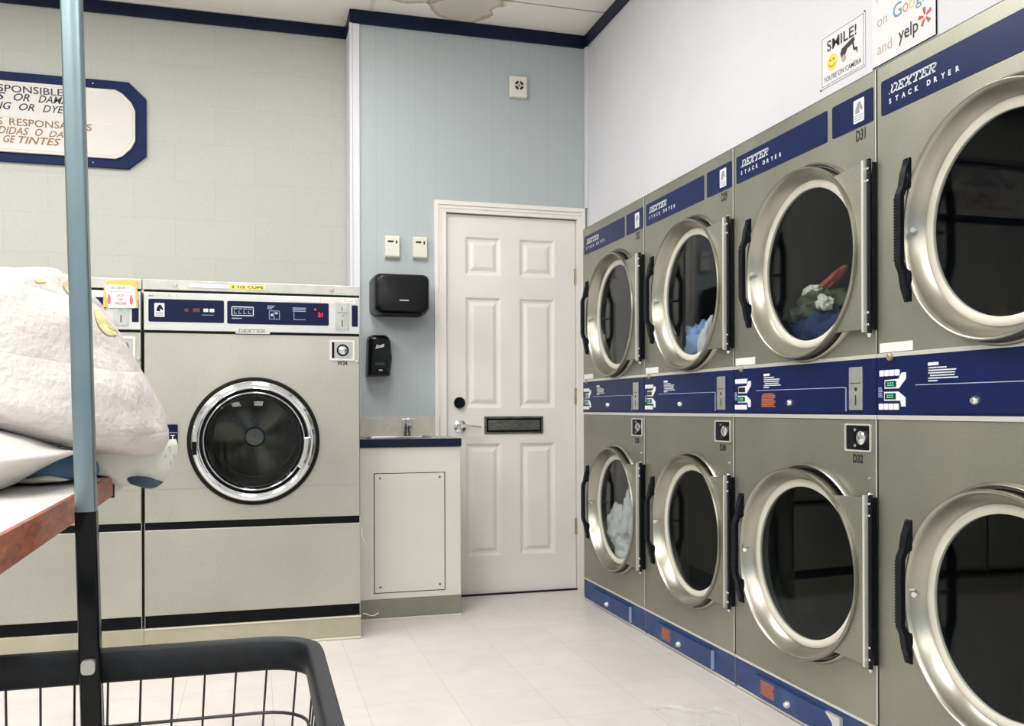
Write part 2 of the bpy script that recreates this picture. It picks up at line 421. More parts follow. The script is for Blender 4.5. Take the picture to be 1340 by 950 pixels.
# ------------------------------------------------------------------ mesh builder
class MB:
    def __init__(self):
        self.bm = bmesh.new()

    def face(self, vs_):
        try:
            return self.bm.faces.new(vs_)
        except ValueError:
            return None

    def box(self, x0, x1, y0, y1, z0, z1):
        v = [self.bm.verts.new(p) for p in ((x0, y0, z0), (x1, y0, z0), (x1, y1, z0), (x0, y1, z0),
                                            (x0, y0, z1), (x1, y0, z1), (x1, y1, z1), (x0, y1, z1))]
        for f in ((0, 3, 2, 1), (4, 5, 6, 7), (0, 1, 5, 4), (1, 2, 6, 5), (2, 3, 7, 6), (3, 0, 4, 7)):
            self.face([v[i] for i in f])
        return self

    def prism(self, pts, y0, y1, axis='y'):
        """outline in (x, z) pushed from y0 to y1; axis 'x': outline in (y, z) pushed along x; 'z': outline (x, y)"""
        def P(a, b, c):
            return {'y': (a, c, b), 'x': (c, a, b), 'z': (a, b, c)}[axis]
        A = [self.bm.verts.new(P(p[0], p[1], y0)) for p in pts]
        B = [self.bm.verts.new(P(p[0], p[1], y1)) for p in pts]
        n = len(pts)
        self.face(A); self.face(B[::-1])
        for i in range(n):
            self.face([A[i], B[i], B[(i + 1) % n], A[(i + 1) % n]])
        return self

    def rrect(self, x0, x1, z0, z1, r, y0, y1, seg=5):
        return self.prism(rrect_pts(x0, x1, z0, z1, r, seg), y0, y1)

    def lathe(self, prof, cx, cz, seg=96, closed=False):
        """profile of (r, y) spun about the y axis through (cx, cz)"""
        rings = []
        for r, y in prof:
            if r < 1e-6:
                rings.append([self.bm.verts.new((cx, y, cz))])
            else:
                rings.append([self.bm.verts.new((cx + r * math.cos(2 * PI * i / seg), y, cz + r * math.sin(2 * PI * i / seg)))
                              for i in range(seg)])
        pairs = list(zip(rings[:-1], rings[1:]))
        if closed:
            pairs.append((rings[-1], rings[0]))
        for a, b in pairs:
            for i in range(seg):
                j = (i + 1) % seg
                if len(a) == 1 and len(b) == 1:
                    continue
                if len(a) == 1:
                    self.face([a[0], b[i], b[j]])
                elif len(b) == 1:
                    self.face([a[i], a[j], b[0]])
                else:
                    self.face([a[i], a[j], b[j], b[i]])
        return self

    def cyl(self, p0, p1, r0, r1=None, seg=20):
        r1 = r0 if r1 is None else r1
        return self.tube([p0, p1], [r0, r1], seg)

    def tube(self, pts, r, seg=10, closed=False, flat=None):
        pts = [Vector(p) for p in pts]
        n = len(pts)
        rs = r if isinstance(r, (list, tuple)) else [r] * n
        rings = []
        prev = None
        for i, p in enumerate(pts):
            if closed:
                t = pts[(i + 1) % n] - pts[(i - 1) % n]
            else:
                t = pts[min(i + 1, n - 1)] - pts[max(i - 1, 0)]
            t.normalize()
            if prev is None:
                a = Vector((0, 0, 1)) if abs(t.z) < 0.9 else Vector((1, 0, 0))
                u = t.cross(a).normalized()
            else:
                u = (prev - t * prev.dot(t)).normalized()
            prev = u
            v = t.cross(u)
            rings.append([self.bm.verts.new(p + (u * math.cos(2 * PI * k / seg) + v * math.sin(2 * PI * k / seg)) * rs[i])
                          for k in range(seg)])
        pr = list(zip(rings[:-1], rings[1:]))
        if closed:
            pr.append((rings[-1], rings[0]))
        for a, b in pr:
            for k in range(seg):
                j = (k + 1) % seg
                self.face([a[k], a[j], b[j], b[k]])
        if not closed:
            self.face(rings[0][::-1]); self.face(rings[-1])
        return self

    def plate_hole(self, x0, x1, z0, z1, cx, cz, r, y, lip=0.03, seg=72):
        """rectangle at depth y facing -y with a round hole and a lip going back"""
        angs = sorted([2 * PI * i / seg for i in range(seg)] +
                      [math.atan2(z - cz, x - cx) % (2 * PI) for x in (x0, x1) for z in (z0, z1)])
        inn, out, back = [], [], []
        for a in angs:
            c, s = math.cos(a), math.sin(a)
            t = min([v for v in ((x1 - cx) / c if c > 1e-9 else 9, (x0 - cx) / c if c < -1e-9 else 9,
                                 (z1 - cz) / s if s > 1e-9 else 9, (z0 - cz) / s if s < -1e-9 else 9) if v > 0])
            inn.append(self.bm.verts.new((cx + r * c, y, cz + r * s)))
            back.append(self.bm.verts.new((cx + r * c, y + lip, cz + r * s)))
            out.append(self.bm.verts.new((cx + t * c, y, cz + t * s)))
        n = len(angs)
        for i in range(n):
            j = (i + 1) % n
            self.face([out[i], out[j], inn[j], inn[i]])
            self.face([inn[i], inn[j], back[j], back[i]])
        return self

    def ball(self, c, rx, ry, rz, seg=24, rings=14, nz=0.0, nscale=8.0, seed=0.0):
        c = Vector(c)
        grid = []
        for i in range(rings + 1):
            th = PI * i / rings
            row = []
            for k in range(seg):
                ph = 2 * PI * k / seg
                d = Vector((math.sin(th) * math.cos(ph), math.sin(th) * math.sin(ph), math.cos(th)))
                s = 1 + nz * noise.noise(d * nscale * 0.3 + Vector((seed, seed * 1.7, seed * 0.3))) \
                    + nz * 0.5 * noise.noise(d * nscale + Vector((seed, 0, 0)))
                row.append(self.bm.verts.new((c.x + d.x * rx * s, c.y + d.y * ry * s, c.z + d.z * rz * s)))
            grid.append(row)
        for i in range(rings):
            for k in range(seg):
                j = (k + 1) % seg
                self.face([grid[i][k], grid[i + 1][k], grid[i + 1][j], grid[i][j]])
        return self

    def text(self, s, x0, z0, height, y, width=None, shear=0.0, bold=0.0, thick=0.0006, align='l', slope=0.0):
        """lettering standing on the -y face at depth y"""
        c = bpy.data.curves.new('lettering', 'FONT')
        c.body = s; c.size = 1.0; c.shear = shear; c.offset = bold; c.resolution_u = 3
        o = bpy.data.objects.new('lettering', c)
        scene.collection.objects.link(o)
        dg = bpy.context.evaluated_depsgraph_get()
        dg.update()
        me = o.evaluated_get(dg).to_mesh()
        xs = [v.co.x for v in me.vertices]; ys = [v.co.y for v in me.vertices]
        if xs:
            lo, hi, b0, b1 = min(xs), max(xs), min(ys), max(ys)
            sz = height / (b1 - b0)
            sx = sz if width is None else width / (hi - lo)
            off = {'l': x0, 'r': x0 - (hi - lo) * sx, 'c': x0 - (hi - lo) * sx / 2}[align]
            vm = {}
            for v in me.vertices:
                X = off + (v.co.x - lo) * sx
                vm[v.index] = self.bm.verts.new((X, y - thick, z0 + (v.co.y - b0) * sz + slope * (X - off)))
            for p in me.polygons:
                self.face([vm[i] for i in p.vertices])
        o.evaluated_get(dg).to_mesh_clear()
        bpy.data.objects.remove(o)
        bpy.data.curves.remove(c)
        return self

    def slab_word(self, word, x0, z0, h, y, wid, shear=0.3, bold=0.16, thick=0.0006, gap=0.12):
        """slab-serif italic capitals drawn as strokes"""
        G = {
            'D': (0.95, [((.1, 0), (.62, 0)), ((.1, 1), (.62, 1)), ((.25, 0), (.25, 1)), ((.62, 1), (.9, .75)), ((.9, .75), (.9, .25)), ((.9, .25), (.62, 0)), ((0, 0), (.3, 0)), ((0, 1), (.3, 1))]),
            'E': (0.85, [((0, 0), (.85, 0)), ((0, 1), (.85, 1)), ((.25, 0), (.25, 1)), ((.25, .5), (.62, .5)), ((.82, 0), (.82, .22)), ((.82, 1), (.82, .78)), ((.6, .38), (.6, .62))]),
            'X': (1.0, [((.15, 0), (.85, 1)), ((.15, 1), (.85, 0)), ((0, 0), (.35, 0)), ((.65, 0), (1, 0)), ((0, 1), (.35, 1)), ((.65, 1), (1, 1))]),
            'T': (0.9, [((0, 1), (.9, 1)), ((.45, 0), (.45, 1)), ((.25, 0), (.65, 0)), ((.03, 1), (.03, .76)), ((.87, 1), (.87, .76))]),
            'R': (0.95, [((.25, 0), (.25, 1)), ((0, 1), (.65, 1)), ((0, 0), (.42, 0)), ((.65, 1), (.85, .86)), ((.85, .86), (.85, .62)), ((.85, .62), (.65, .48)), ((.65, .48), (.25, .48)), ((.5, .48), (.8, 0)), ((.72, 0), (1, 0))]),
        }
        total = sum(G[c][0] for c in word) + gap * (len(word) - 1)
        sx = wid / total
        x = 0
        for ch in word:
            wd, strokes = G[ch]
            for (a, b), (c, d) in strokes:
                A = Vector(((x + a) * sx + b * h * shear, b * h)); B = Vector(((x + c) * sx + d * h * shear, d * h))
                t = (B - A)
                if t.length < 1e-9:
                    continue
                t.normalize(); n = Vector((-t.y, t.x)) * bold * h * 0.5
                e = t * bold * h * 0.3
                q = [A - n - e, B - n + e, B + n + e, A + n - e]
                self.prism([(x0 + p.x, z0 + p.y) for p in q], y - thick, y)
            x += wd + gap
        return self

    def build(self, name, mat_, parent=None, bevel=0.0, smooth=False, seg=2, loc=None, angle=35):
        bmesh.ops.recalc_face_normals(self.bm, faces=self.bm.faces)
        me = bpy.data.meshes.new(name)
        self.bm.to_mesh(me); self.bm.free()
        me.materials.append(M[mat_] if isinstance(mat_, str) else mat_)
        if smooth:
            for p in me.polygons:
                p.use_smooth = True
            me.set_sharp_from_angle(angle=R(angle))
        o = bpy.data.objects.new(name, me)
        scene.collection.objects.link(o)
        if parent:
            o.parent = parent
        if loc:
            o.location = loc
        if bevel:
            b = o.modifiers.new('bevel', 'BEVEL')
            b.width = bevel; b.segments = seg; b.limit_method = 'ANGLE'; b.angle_limit = R(40)
        return o


def rrect_pts(x0, x1, z0, z1, r, seg=5):
    pts = []
    for cx, cz, a0 in ((x1 - r, z1 - r, 0), (x0 + r, z1 - r, 90), (x0 + r, z0 + r, 180), (x1 - r, z0 + r, 270)):
        for i in range(seg + 1):
            a = R(a0 + 90 * i / seg)
            pts.append((cx + r * math.cos(a), cz + r * math.sin(a)))
    return pts


def tag(o, label=None, cat=None, group=None, kind=None):
    if label: o['label'] = label
    if cat: o['category'] = cat
    if group: o['group'] = group
    if kind: o['kind'] = kind
    return o


def thing(name, loc, label, cat, group=None, rz=0.0):
    o = bpy.data.objects.new(name, None)
    o.empty_display_size = 0.1
    scene.collection.objects.link(o)
    o.location = loc; o.rotation_euler = (0, 0, rz)
    return tag(o, label, cat, group)


def struct(name, mb, mat_, parent=None, **kw):
    o = mb.build(name, mat_, parent, **kw)
    if parent is None:
        tag(o, kind='structure')
    return o


# ------------------------------------------------------------------ setting
ZC = 3.15
struct('floor', MB().box(-4.0, 2.85, -3.6, 5.2, -0.05, 0.0), 'floor')
struct('ceiling', MB().box(-4.0, 2.85, -3.6, 5.2, ZC, ZC + 0.05), 'ceiling')
struct('wall_back_left', MB().box(-4.0, 0.498, 5.079, 5.2, 0, ZC), 'block')
struct('wall_back', MB().box(0.498, 1.0, 4.853, 5.078, 0, ZC).box(1.757, 1.84, 4.853, 5.078, 0, ZC)
       .box(1.0, 1.757, 4.853, 5.078, 2.102, ZC), 'panelling')
struct('wall_right', MB().box(1.817, 1.95, 1.394, 4.852, 2.001, ZC).box(1.817, 1.95, 4.60, 4.852, 0, 2.001)
       .box(1.817, 1.95, -3.6, 1.39, 0, ZC), 'white_wall')
struct('wall_dryer_recess', MB().box(2.75, 2.85, 1.2, 5.0, 0, ZC).box(1.951, 2.75, 4.62, 4.72, 0, ZC).box(1.951, 2.75, 1.25, 1.35, 0, ZC), 'white_wall')
struct('wall_left', MB().box(-4.12, -4.0, -3.6, 5.2, 0, ZC), 'block')
# shop front behind the camera, with a wide window
struct('wall_front', MB().box(-4.0, -3.0, -3.7, -3.6, 0, ZC).box(1.0, 1.95, -3.7, -3.6, 0, ZC)
       .box(-3.0, 1.0, -3.7, -3.6, 0, 0.8).box(-3.0, 1.0, -3.7, -3.6, 2.7, ZC), 'block')
wf = MB()
for x in (-3.0, -1.69, -0.36, 0.95):
    wf.box(x, x + 0.05, -3.68, -3.62, 0.8, 2.7)
for z in (0.8, 2.65):
    wf.box(-3.0, 1.0, -3.68, -3.62, z, z + 0.05)
win = struct('window_1', wf, 'slot_steel')
MB().box(-2.98, 0.98, -3.652, -3.648, 0.82, 2.68).build('pane', 'window_glass', win)

# navy crown trim, each run its own board
def crown(n, pts, z0, z1, mat_='navy_trim'):
    struct('trim_%d' % n, MB().prism(pts, z0, z1, 'z'), mat_, bevel=0.003)
crown(1, [(-4.0, 5.065), (0.492, 5.065), (0.492, 5.0785), (-4.0, 5.0785)], 3.078, 3.143)
crown(2, [(0.484, 4.838), (0.497, 4.838), (0.497, 5.064), (0.484, 5.064)], 3.076, 3.149)
crown(3, [(0.498, 4.838), (1.802, 4.838), (1.802, 4.852), (0.498, 4.852)], 3.076, 3.149)
crown(4, [(1.803, -3.59), (1.816, -3.59), (1.816, 4.852), (1.803, 4.852)], 3.080, 3.149)
# pale steel angle under the ceiling tiles, T bars and tile joints
struct('trim_5', MB().box(-4.0, 0.48, 5.05, 5.0785, 3.1432, 3.1495), 'frame_white')
tb = MB()
tb.box(0.585, 0.605, -3.55, 4.835, ZC - 0.004, ZC - 0.0003)
for x in (-3.06, -1.84, -0.62, 1.815):
    tb.box(x - 0.01, x + 0.01, -3.55, 4.80, ZC - 0.004, ZC - 0.0003)
struct('trim_6', tb, 'frame_white')
tj = MB()
for i in range(13):
    y = 4.531 - 0.61 * i
    tj.box(-3.9, 1.80, y - 0.003, y + 0.003, ZC - 0.002, ZC - 0.0002)
struct('trim_7', tj, 'grey_print')
# white corner boards
struct('trim_8', MB().box(0.4835, 0.4975, 4.838, 4.868, 0.0, 3.075).box(0.488, 0.4975, 4.868, 5.07, 0.0, 3.075), 'white_wall')
struct('trim_9', MB().box(0.4985, 0.536, 4.841, 4.8525, 0.0, 3.075), 'white_wall', bevel=0.002)
struct('trim_10', MB().box(1.8045, 1.8165, 4.815, 4.8525, 2.165, 3.079), 'white_wall', bevel=0.003)
struct('baseboard_right', MB().box(1.806, 1.8165, 4.62, 4.80, 0.0, 0.09), 'cove', bevel=0.002)

# ---- the six panel door and its casing
DX0, DX1, DZ1, DY = 1.004, 1.753, 2.097, 4.862
door = MB()
panels_x = ((1.111, 1.316), (1.421, 1.630))
panels_z = ((0.213, 0.840), (1.032, 1.647), (1.765, 1.980))
xs = [DX0, 1.111, 1.316, 1.421, 1.630, DX1]
zs = [0.008, 0.213, 0.840, 1.032, 1.647, 1.765, 1.980, DZ1]
for i in range(5):
    for j in range(7):
        x0, x1, z0, z1 = xs[i], xs[i + 1], zs[j], zs[j + 1]
        if (i in (1, 3)) and (j in (1, 3, 5)):
            ring = []
            for ins, dy in ((0, 0), (0.006, 0.002), (0.014, 0.010), (0.026, 0.012), (0.046, 0.003), (0.05, 0.002)):
                ring.append([door.bm.verts.new(p) for p in ((x0 + ins, DY + dy, z0 + ins), (x1 - ins, DY + dy, z0 + ins),
                                                            (x1 - ins, DY + dy, z1 - ins), (x0 + ins, DY + dy, z1 - ins))])
            for a, b in zip(ring[:-1], ring[1:]):
                for k in range(4):
                    door.face([a[k], a[(k + 1) % 4], b[(k + 1) % 4], b[k]])
            door.face(ring[-1])
        else:
            door.face([door.bm.verts.new(p) for p in ((x0, DY, z0), (x1, DY, z0), (x1, DY, z1), (x0, DY, z1))])
bmesh.ops.remove_doubles(door.bm, verts=door.bm.verts, dist=0.0002)
door.box(DX0, DX1, DY + 0.014, DY + 0.044, 0.008, DZ1)
d1 = struct('door_1', door, 'door_white')
cs = MB()
# stepped profile boards: left, right and head
cs.box(0.935, 1.0, 4.836, 4.8528, 0.0, 2.1015).box(1.757, 1.803, 4.836, 4.8528, 0.0, 2.1015)
cs.box(0.935, 0.957, 4.829, 4.8358, 0.0, 2.1405).box(1.785, 1.803, 4.829, 4.8358, 0.0, 2.1405)
cs.box(0.965, 0.971, 4.832, 4.8358, 0.0, 2.1215)
cs.box(0.935, 1.803, 4.836, 4.8526, 2.102, 2.1635)
cs.box(0.935, 1.803, 4.829, 4.8358, 2.141, 2.1635)
cs.box(0.965, 1.78, 4.832, 4.8358, 2.122, 2.128)
cs.box(1.7562, 1.7568, 4.84, 4.87, 0.0, 2.1015).box(1.0002, 1.0015, 4.84, 4.87, 0.0, 2.1015)
cs.build('door_frame', 'frame_white', d1, bevel=0.0002, seg=1)
MB().box(0.99, 1.76, 4.845, 4.95, 0.0, 0.0075).build('threshold', 'black_plastic', d1)
MB().lathe([(0, 4.838), (0.022, 4.838), (0.026, 4.842), (0.031, 4.846), (0.031, DY)], 1.075, 1.063, 40).build('deadbolt', 'black_gloss', d1, smooth=True)
lv = MB().lathe([(0, 4.838), (0.014, 4.838), (0.020, 4.848), (0.034, 4.852), (0.036, DY)], 1.078, 0.934, 40)
lv.cyl((1.078, 4.85, 0.934), (1.078, 4.808, 0.934), 0.011)
lv.tube([(1.072, 4.812, 0.936), (1.10, 4.808, 0.937), (1.14, 4.81, 0.934), (1.186, 4.812, 0.928)], [0.012, 0.010, 0.0085, 0.008], 14)
lv.build('door_handle', 'chrome', d1, smooth=True)
ms = MB().rrect(1.216, 1.557, 0.890, 0.987, 0.003, DY - 0.007, DY)
slot = ms.build('mail_slot', 'slot_plate', d1, bevel=0.002)
MB().box(1.237, 1.536, DY - 0.013, DY - 0.006, 0.910, 0.966).build('flap', 'slot_plate', slot, bevel=0.005)
MB().box(1.228, 1.545, DY - 0.0085, DY - 0.0065, 0.900, 0.976).build('slot_edge', 'black_plastic', slot)
for z in (1.78, 1.10, 0.36):
    MB().box(1.746, 1.757, DY - 0.006, DY - 0.0005, z - 0.045, z + 0.045).cyl((1.7545, DY - 0.009, z - 0.045), (1.7545, DY - 0.009, z + 0.045), 0.0055, seg=10).build('hinge', 'brass', d1)

# ------------------------------------------------------------------ lamps in the ceiling (behind and over the camera)
def troffer(x, y, label):
    t = thing('ceiling_light', (x, y, ZC), label, 'ceiling light', 'fluorescent lights in the ceiling')
    MB().box(-0.31, 0.31, -0.61, -0.585, -0.02, 0).box(-0.31, 0.31, 0.585, 0.61, -0.02, 0).box(-0.31, -0.285, -0.585, 0.585, -0.02, 0).box(0.285, 0.31, -0.585, 0.585, -0.02, 0).build('frame', 'white_metal', t)
    MB().box(-0.285, 0.285, -0.585, 0.585, -0.012, -0.004).build('diffuser', 'diffuser', t)
    area_light('fluorescent_lamp', (x, y, ZC - 0.03), (0, 0, 0), 0.55, 1.15, TROFFER_POWER, (1.0, 0.98, 0.96))
for x in (-2.45, -1.2, 0.25):
    for y in (-2.2, 0.5, 3.3):
        pl = {-2.2: 'near the shop window', 0.5: 'in the middle row', 3.3: 'in the row nearest the washers'}[y]
        px = {-2.45: 'furthest from dryers', -1.2: 'between the others', 0.25: 'nearest dryers'}[x]
        troffer(x, y, 'white fluorescent ceiling light %s, %s' % (pl, px))


# ------------------------------------------------------------------ shared machine details
def horse_badge(mb_white, mb_dark, x, z, w_, h_, y):
    mb_white.rrect(x, x + w_, z, z + h_, w_ * 0.08, y - 0.0008, y)
    pts = [(.18, .40), (.22, .62), (.36, .80), (.52, .90), (.66, .86), (.82, .66), (.88, .52), (.78, .46), (.66, .58), (.56, .56), (.60, .40)]
    mb_dark.prism([(x + p[0] * w_, z + p[1] * h_) for p in pts], y - 0.0014, y - 0.0008)
    for q in (.30, .20, .10):
        mb_dark.box(x + .1 * w_, x + .9 * w_, y - 0.0014, y - 0.0008, z + (q - .02) * h_, z + (q + .015) * h_)


def bolt(mb, x, y, z, r=0.005, d=0.006):
    mb.lathe([(0, y - d), (r * 0.7, y - d), (r, y - d * 0.5), (r, y)], x, z, 12)


# ------------------------------------------------------------------ washers
def washer(x0, label, running, number):
    W_ = 0.911
    t = thing('washing_machine', (x0, 4.109, 0), label, 'washing machine', 'front loading washers by the back wall')
    cx, cz = 0.452, 0.893
    RH = 0.262
    c = MB()
    c.plate_hole(0.003, W_ - 0.003, 0.552, 1.354, cx, cz, RH, 0.0, 0.03, 96)
    # shell sides, top, back
    c.box(0.003, 0.005, 0.0, 0.95, 0.02, 1.532); c.box(W_ - 0.005, W_ - 0.003, 0.0, 0.95, 0.02, 1.532)
    c.box(0.003, W_ - 0.003, 0.02, 0.95, 1.529, 1.532); c.box(0.003, W_ - 0.003, 0.948, 0.95, 0.02, 1.532)
    c.box(0.003, W_ - 0.003, 0.0, 0.02, 1.354, 1.357)
    c.build('front_panel', 'washer_steel', t)
    MB().box(0.003, W_ - 0.003, -0.0012, 0.0, 0.6915, 0.6935).build('panel_seam', 'grey_print', t)
    MB().box(0.003, W_ - 0.003, 0.0, 0.02, 0.156, 0.519).build('lower_panel', 'washer_steel', t, bevel=0.003)
    MB().box(0.006, W_ - 0.006, 0.008, 0.03, 0.105, 0.1555).box(0.006, W_ - 0.006, 0.008, 0.03, 0.5195, 0.5515).box(0.006, W_ - 0.006, 0.3, 0.32, 0.105, 0.5515).build('recess_strip', 'black_plastic', t)
    MB().box(0.0, W_ + (0.0 if number else 0.0045), -0.004, 0.9, 0.0, 0.103).build('plinth', 'plinth', t, bevel=0.002)
    MB().box(0.0, W_, -0.010, -0.0045, 0.001, 0.011).build('caulk_line', 'caulk', t, bevel=0.002)
    if number:
        MB().box(0.001, W_, -0.0065, -0.0045, 0.098, 0.104).build('plinth_edge', 'caulk', t)
    # top strip
    s = MB().box(0.0, W_, -0.004, 0.03, 1.540, 1.583)
    s.build('top_strip', 'galvanized', t, bevel=0.002)
    for x in (0.13, 0.785):
        b = MB(); bolt(b, x, -0.004, 1.562, 0.009, 0.006); b.build('screw', 'slot_steel', t, smooth=True)
    # control panel
    p = MB().box(0.004, W_ - 0.004, -0.006, 0.02, 1.368, 1.530)
    cp = p.build('control_panel', 'panel_alu', t, bevel=0.002)
    MB().box(0.004, W_ - 0.004, -0.002, 0.02, 1.359, 1.3665).box(0.004, W_ - 0.004, -0.002, 0.02, 1.5305, 1.5395).build('panel_gap', 'black_plastic', t)
    yf = -0.006
    MB().rrect(0.022, 0.327, 1.404, 1.501, 0.006, yf - 0.001, yf).build('display_field', 'navy_dark', cp)
    MB().rrect(0.340, 0.772, 1.402, 1.501, 0.006, yf - 0.001, yf).build('display_field', 'navy_dark', cp)
    MB().rrect(0.873, 0.900, 1.400, 1.496, 0.004, yf - 0.001, yf).build('display_field', 'navy_dark', cp)
    a, d, ol = MB(), MB(), MB()
    horse_badge(a, d, 0.046, 1.425, 0.040, 0.058, yf - 0.001)
    for k in range(2):
        MB().rrect(0.243 + 0.025 * k, 0.262 + 0.025 * k, 1.450, 1.464, 0.002, yf - 0.002, yf - 0.001).build('white_key', 'white_key', cp)
    # white outline around the four-digit field
    for q in ((0.358, 0.450, 1.474, 1.477), (0.358, 0.450, 1.437, 1.440), (0.358, 0.361, 1.437, 1.477), (0.447, 0.450, 1.437, 1.477)):
        ol.box(q[0], q[1], yf - 0.002, yf - 0.001, q[2], q[3])
    ol.build('digit_outline', 'white_key', cp)
    a.build('badge', 'white_key', cp); d.build('badge_print', 'navy_dark', cp)
    pp = MB()
    for k in range(4):
        pp.box(0.368 + 0.02 * k, 0.380 + 0.02 * k, yf - 0.0018, yf - 0.001, 1.446, 1.448)
        pp.box(0.368 + 0.02 * k, 0.370 + 0.02 * k, yf - 0.0018, yf - 0.001, 1.448, 1.460)
        pp.box(0.366 + 0.02 * k, 0.382 + 0.02 * k, yf - 0.0018, yf - 0.001, 1.466, 1.469)
    pp.box(0.358, 0.40, yf - 0.0018, yf - 0.001, 1.424, 1.428)
    pp.box(0.237, 0.285, yf - 0.0018, yf - 0.001, 1.436, 1.438)
    for k in range(3):
        pp.box(0.508, 0.54 - 0.006 * k, yf - 0.0018, yf - 0.001, 1.482 - 0.006 * k, 1.4845 - 0.006 * k)
        pp.box(0.615, 0.672, yf - 0.0018, yf - 0.001, 1.476 - 0.007 * k, 1.479 - 0.007 * k)
    for q in ((0.515, 0.56, 1.425, 1.427), (0.515, 0.56, 1.461, 1.463), (0.515, 0.517, 1.425, 1.463), (0.535, 0.537, 1.425, 1.463), (0.558, 0.56, 1.425, 1.463), (0.54, 0.552, 1.448, 1.456), (0.62, 0.622, 1.425, 1.458), (0.622, 0.67, 1.425, 1.427), (0.522, 0.532, 1.438, 1.450)):
        pp.box(q[0], q[1], yf - 0.0018, yf - 0.001, q[2], q[3])
    pp.build('panel_print', 'pale_print', cp)
    if running:
        r = MB()
        r.text('2:1', 0.735, 1.440, 0.020, yf - 0.001, width=0.020, bold=0.03, align='c')
        bolt(r, 0.713, yf - 0.001, 1.473, 0.0045, 0.001)
        r.build('red_display', 'red_led', cp)
        MB().rrect(0.20, 0.228, 1.449, 1.465, 0.003, yf - 0.0015, yf - 0.001).build('dim_lamp', 'dim_red', cp)
        MB().rrect(0.165, 0.182, 1.449, 1.463, 0.003, yf - 0.0015, yf - 0.001).build('dim_lamp', 'dim_red', cp)
    # coin slot plate
    sl = MB().rrect(0.802, 0.860, 1.385, 1.506, 0.003, yf - 0.004, yf).build('coin_slot', 'slot_steel', cp, bevel=0.001)
    MB().box(0.829, 0.833, yf - 0.0048, yf - 0.004, 1.398, 1.428).box(0.829, 0.832, yf - 0.0048, yf - 0.004, 1.470, 1.488).box(0.808, 0.854, yf - 0.0046, yf - 0.004, 1.460, 1.4615).build('slit', 'black_print', sl)
    n_ = MB().lathe([(0, yf - 0.007), (0.004, yf - 0.007), (0.006, yf - 0.004)], 0.831, 1.449, 12).build('coin_return', 'chrome', sl, smooth=True)
    # maker's word on a small plate
    pl_ = MB().box(0.375, 0.518, yf - 0.002, yf, 1.360, 1.383).build('name_plate', 'panel_alu', cp)
    MB().slab_word('DEXTER', 0.384, 1.3665, 0.0115, yf - 0.002, 0.112, 0.35, 0.16).build('lettering', 'black_print', pl_)
    # lock pocket under the coin slot
    lk = MB()
    ro, ri = rrect_pts(0.775, 0.886, 1.248, 1.340, 0.004, 3), rrect_pts(0.784, 0.877, 1.257, 1.331, 0.003, 3)
    A = [lk.bm.verts.new((p[0], -0.004, p[1])) for p in ro]; B = [lk.bm.verts.new((p[0], -0.004, p[1])) for p in ri]
    C_ = [lk.bm.verts.new((p[0], 0.0, p[1])) for p in ri]; D_ = [lk.bm.verts.new((p[0], 0.0, p[1])) for p in ro]
    for i in range(len(ro)):
        j = (i + 1) % len(ro)
        lk.face([A[i], A[j], B[j], B[i]]); lk.face([B[i], B[j], C_[j], C_[i]]); lk.face([D_[i], D_[j], A[j], A[i]])
    lock = lk.build('coin_box_lock', 'bright_trim', t)
    MB().box(0.784, 0.877, -0.0012, -0.0002, 1.257, 1.331).build('pocket', 'slot_steel', lock)
    MB().box(0.786, 0.796, -0.002, -0.0012, 1.259, 1.329).lathe([(0.027, -0.003), (0.027, -0.0012), (0.020, -0.0012), (0.020, -0.003)], 0.833, 1.294, 30, True).build('pocket_shadow_ring', 'black_plastic', lock)
    MB().lathe([(0, -0.012), (0.008, -0.012), (0.018, -0.008), (0.019, -0.0012)], 0.833, 1.294, 30).build('key_cylinder', 'chrome', lock, smooth=True)
    bb = MB()
    bolt(bb, 0.897, -0.0, 1.243, 0.008, 0.005)
    bb.build('side_screw', 'slot_steel', t, smooth=True)
    if number:
        MB().text(number, 0.831, 1.226, 0.022, 0.0, width=0.046, bold=0.03, align='c').build('number_decal', 'black_print', t)
        # measuring note stickers on the top strip and panel
        st = MB().box(0.189, 0.500, -0.0052, -0.0042, 1.553, 1.572).build('strip_sticker', 'label_white', t)
        MB().box(0.345, 0.499, -0.0058, -0.0052, 1.554, 1.571).build('yellow_field', 'yellow', st)
        k = MB().text('2 1/2 CUPS', 0.357, 1.557, 0.011, -0.0058, width=0.134, bold=0.02)
        k.build('lettering', 'black_print', st)
        k = MB()
        for q in range(6):
            k.text('III', 0.197 + 0.025 * q, 1.560, 0.005, -0.0052, width=0.016, bold=0.03)
        for q in ((0.189, 0.345, 1.5705, 1.572), (0.189, 0.345, 1.553, 1.5545)):
            k.box(q[0], q[1], -0.0057, -0.0052, q[2], q[3])
        bpy.data.objects.remove(k.build('ruling', 'navy_dark', st)) if False else k.build('ruling', 'pale_print', st)
        l2 = MB().box(0.583, 0.730, -0.0075, -0.0062, 1.507, 1.527).build('note_label', 'label_white', t)
        l3 = MB().box(0.742, 0.889, -0.0075, -0.0062, 1.503, 1.525).build('note_label', 'label_white', t)
        g1, g2 = MB(), MB()
        for r_ in range(3):
            for q in range(12):
                w1 = 0.004 + 0.006 * random.random()
                g1.box(0.589 + 0.0115 * q, 0.589 + 0.0115 * q + w1, -0.008, -0.0075, 1.511 + 0.005 * r_, 1.5125 + 0.005 * r_)
                g2.box(0.748 + 0.0115 * q, 0.748 + 0.0115 * q + w1, -0.008, -0.0075, 1.507 + 0.0055 * r_, 1.509 + 0.0055 * r_)
        g1.build('fine_print', 'grey_print', l2); g2.build('fine_print', 'red_print', l3)
        gh = MB().text('MEGA LOAD', 0.020, 1.509, 0.012, yf, width=0.21, bold=0.02)
        gh.build('faded_lettering', 'galvanized', cp)
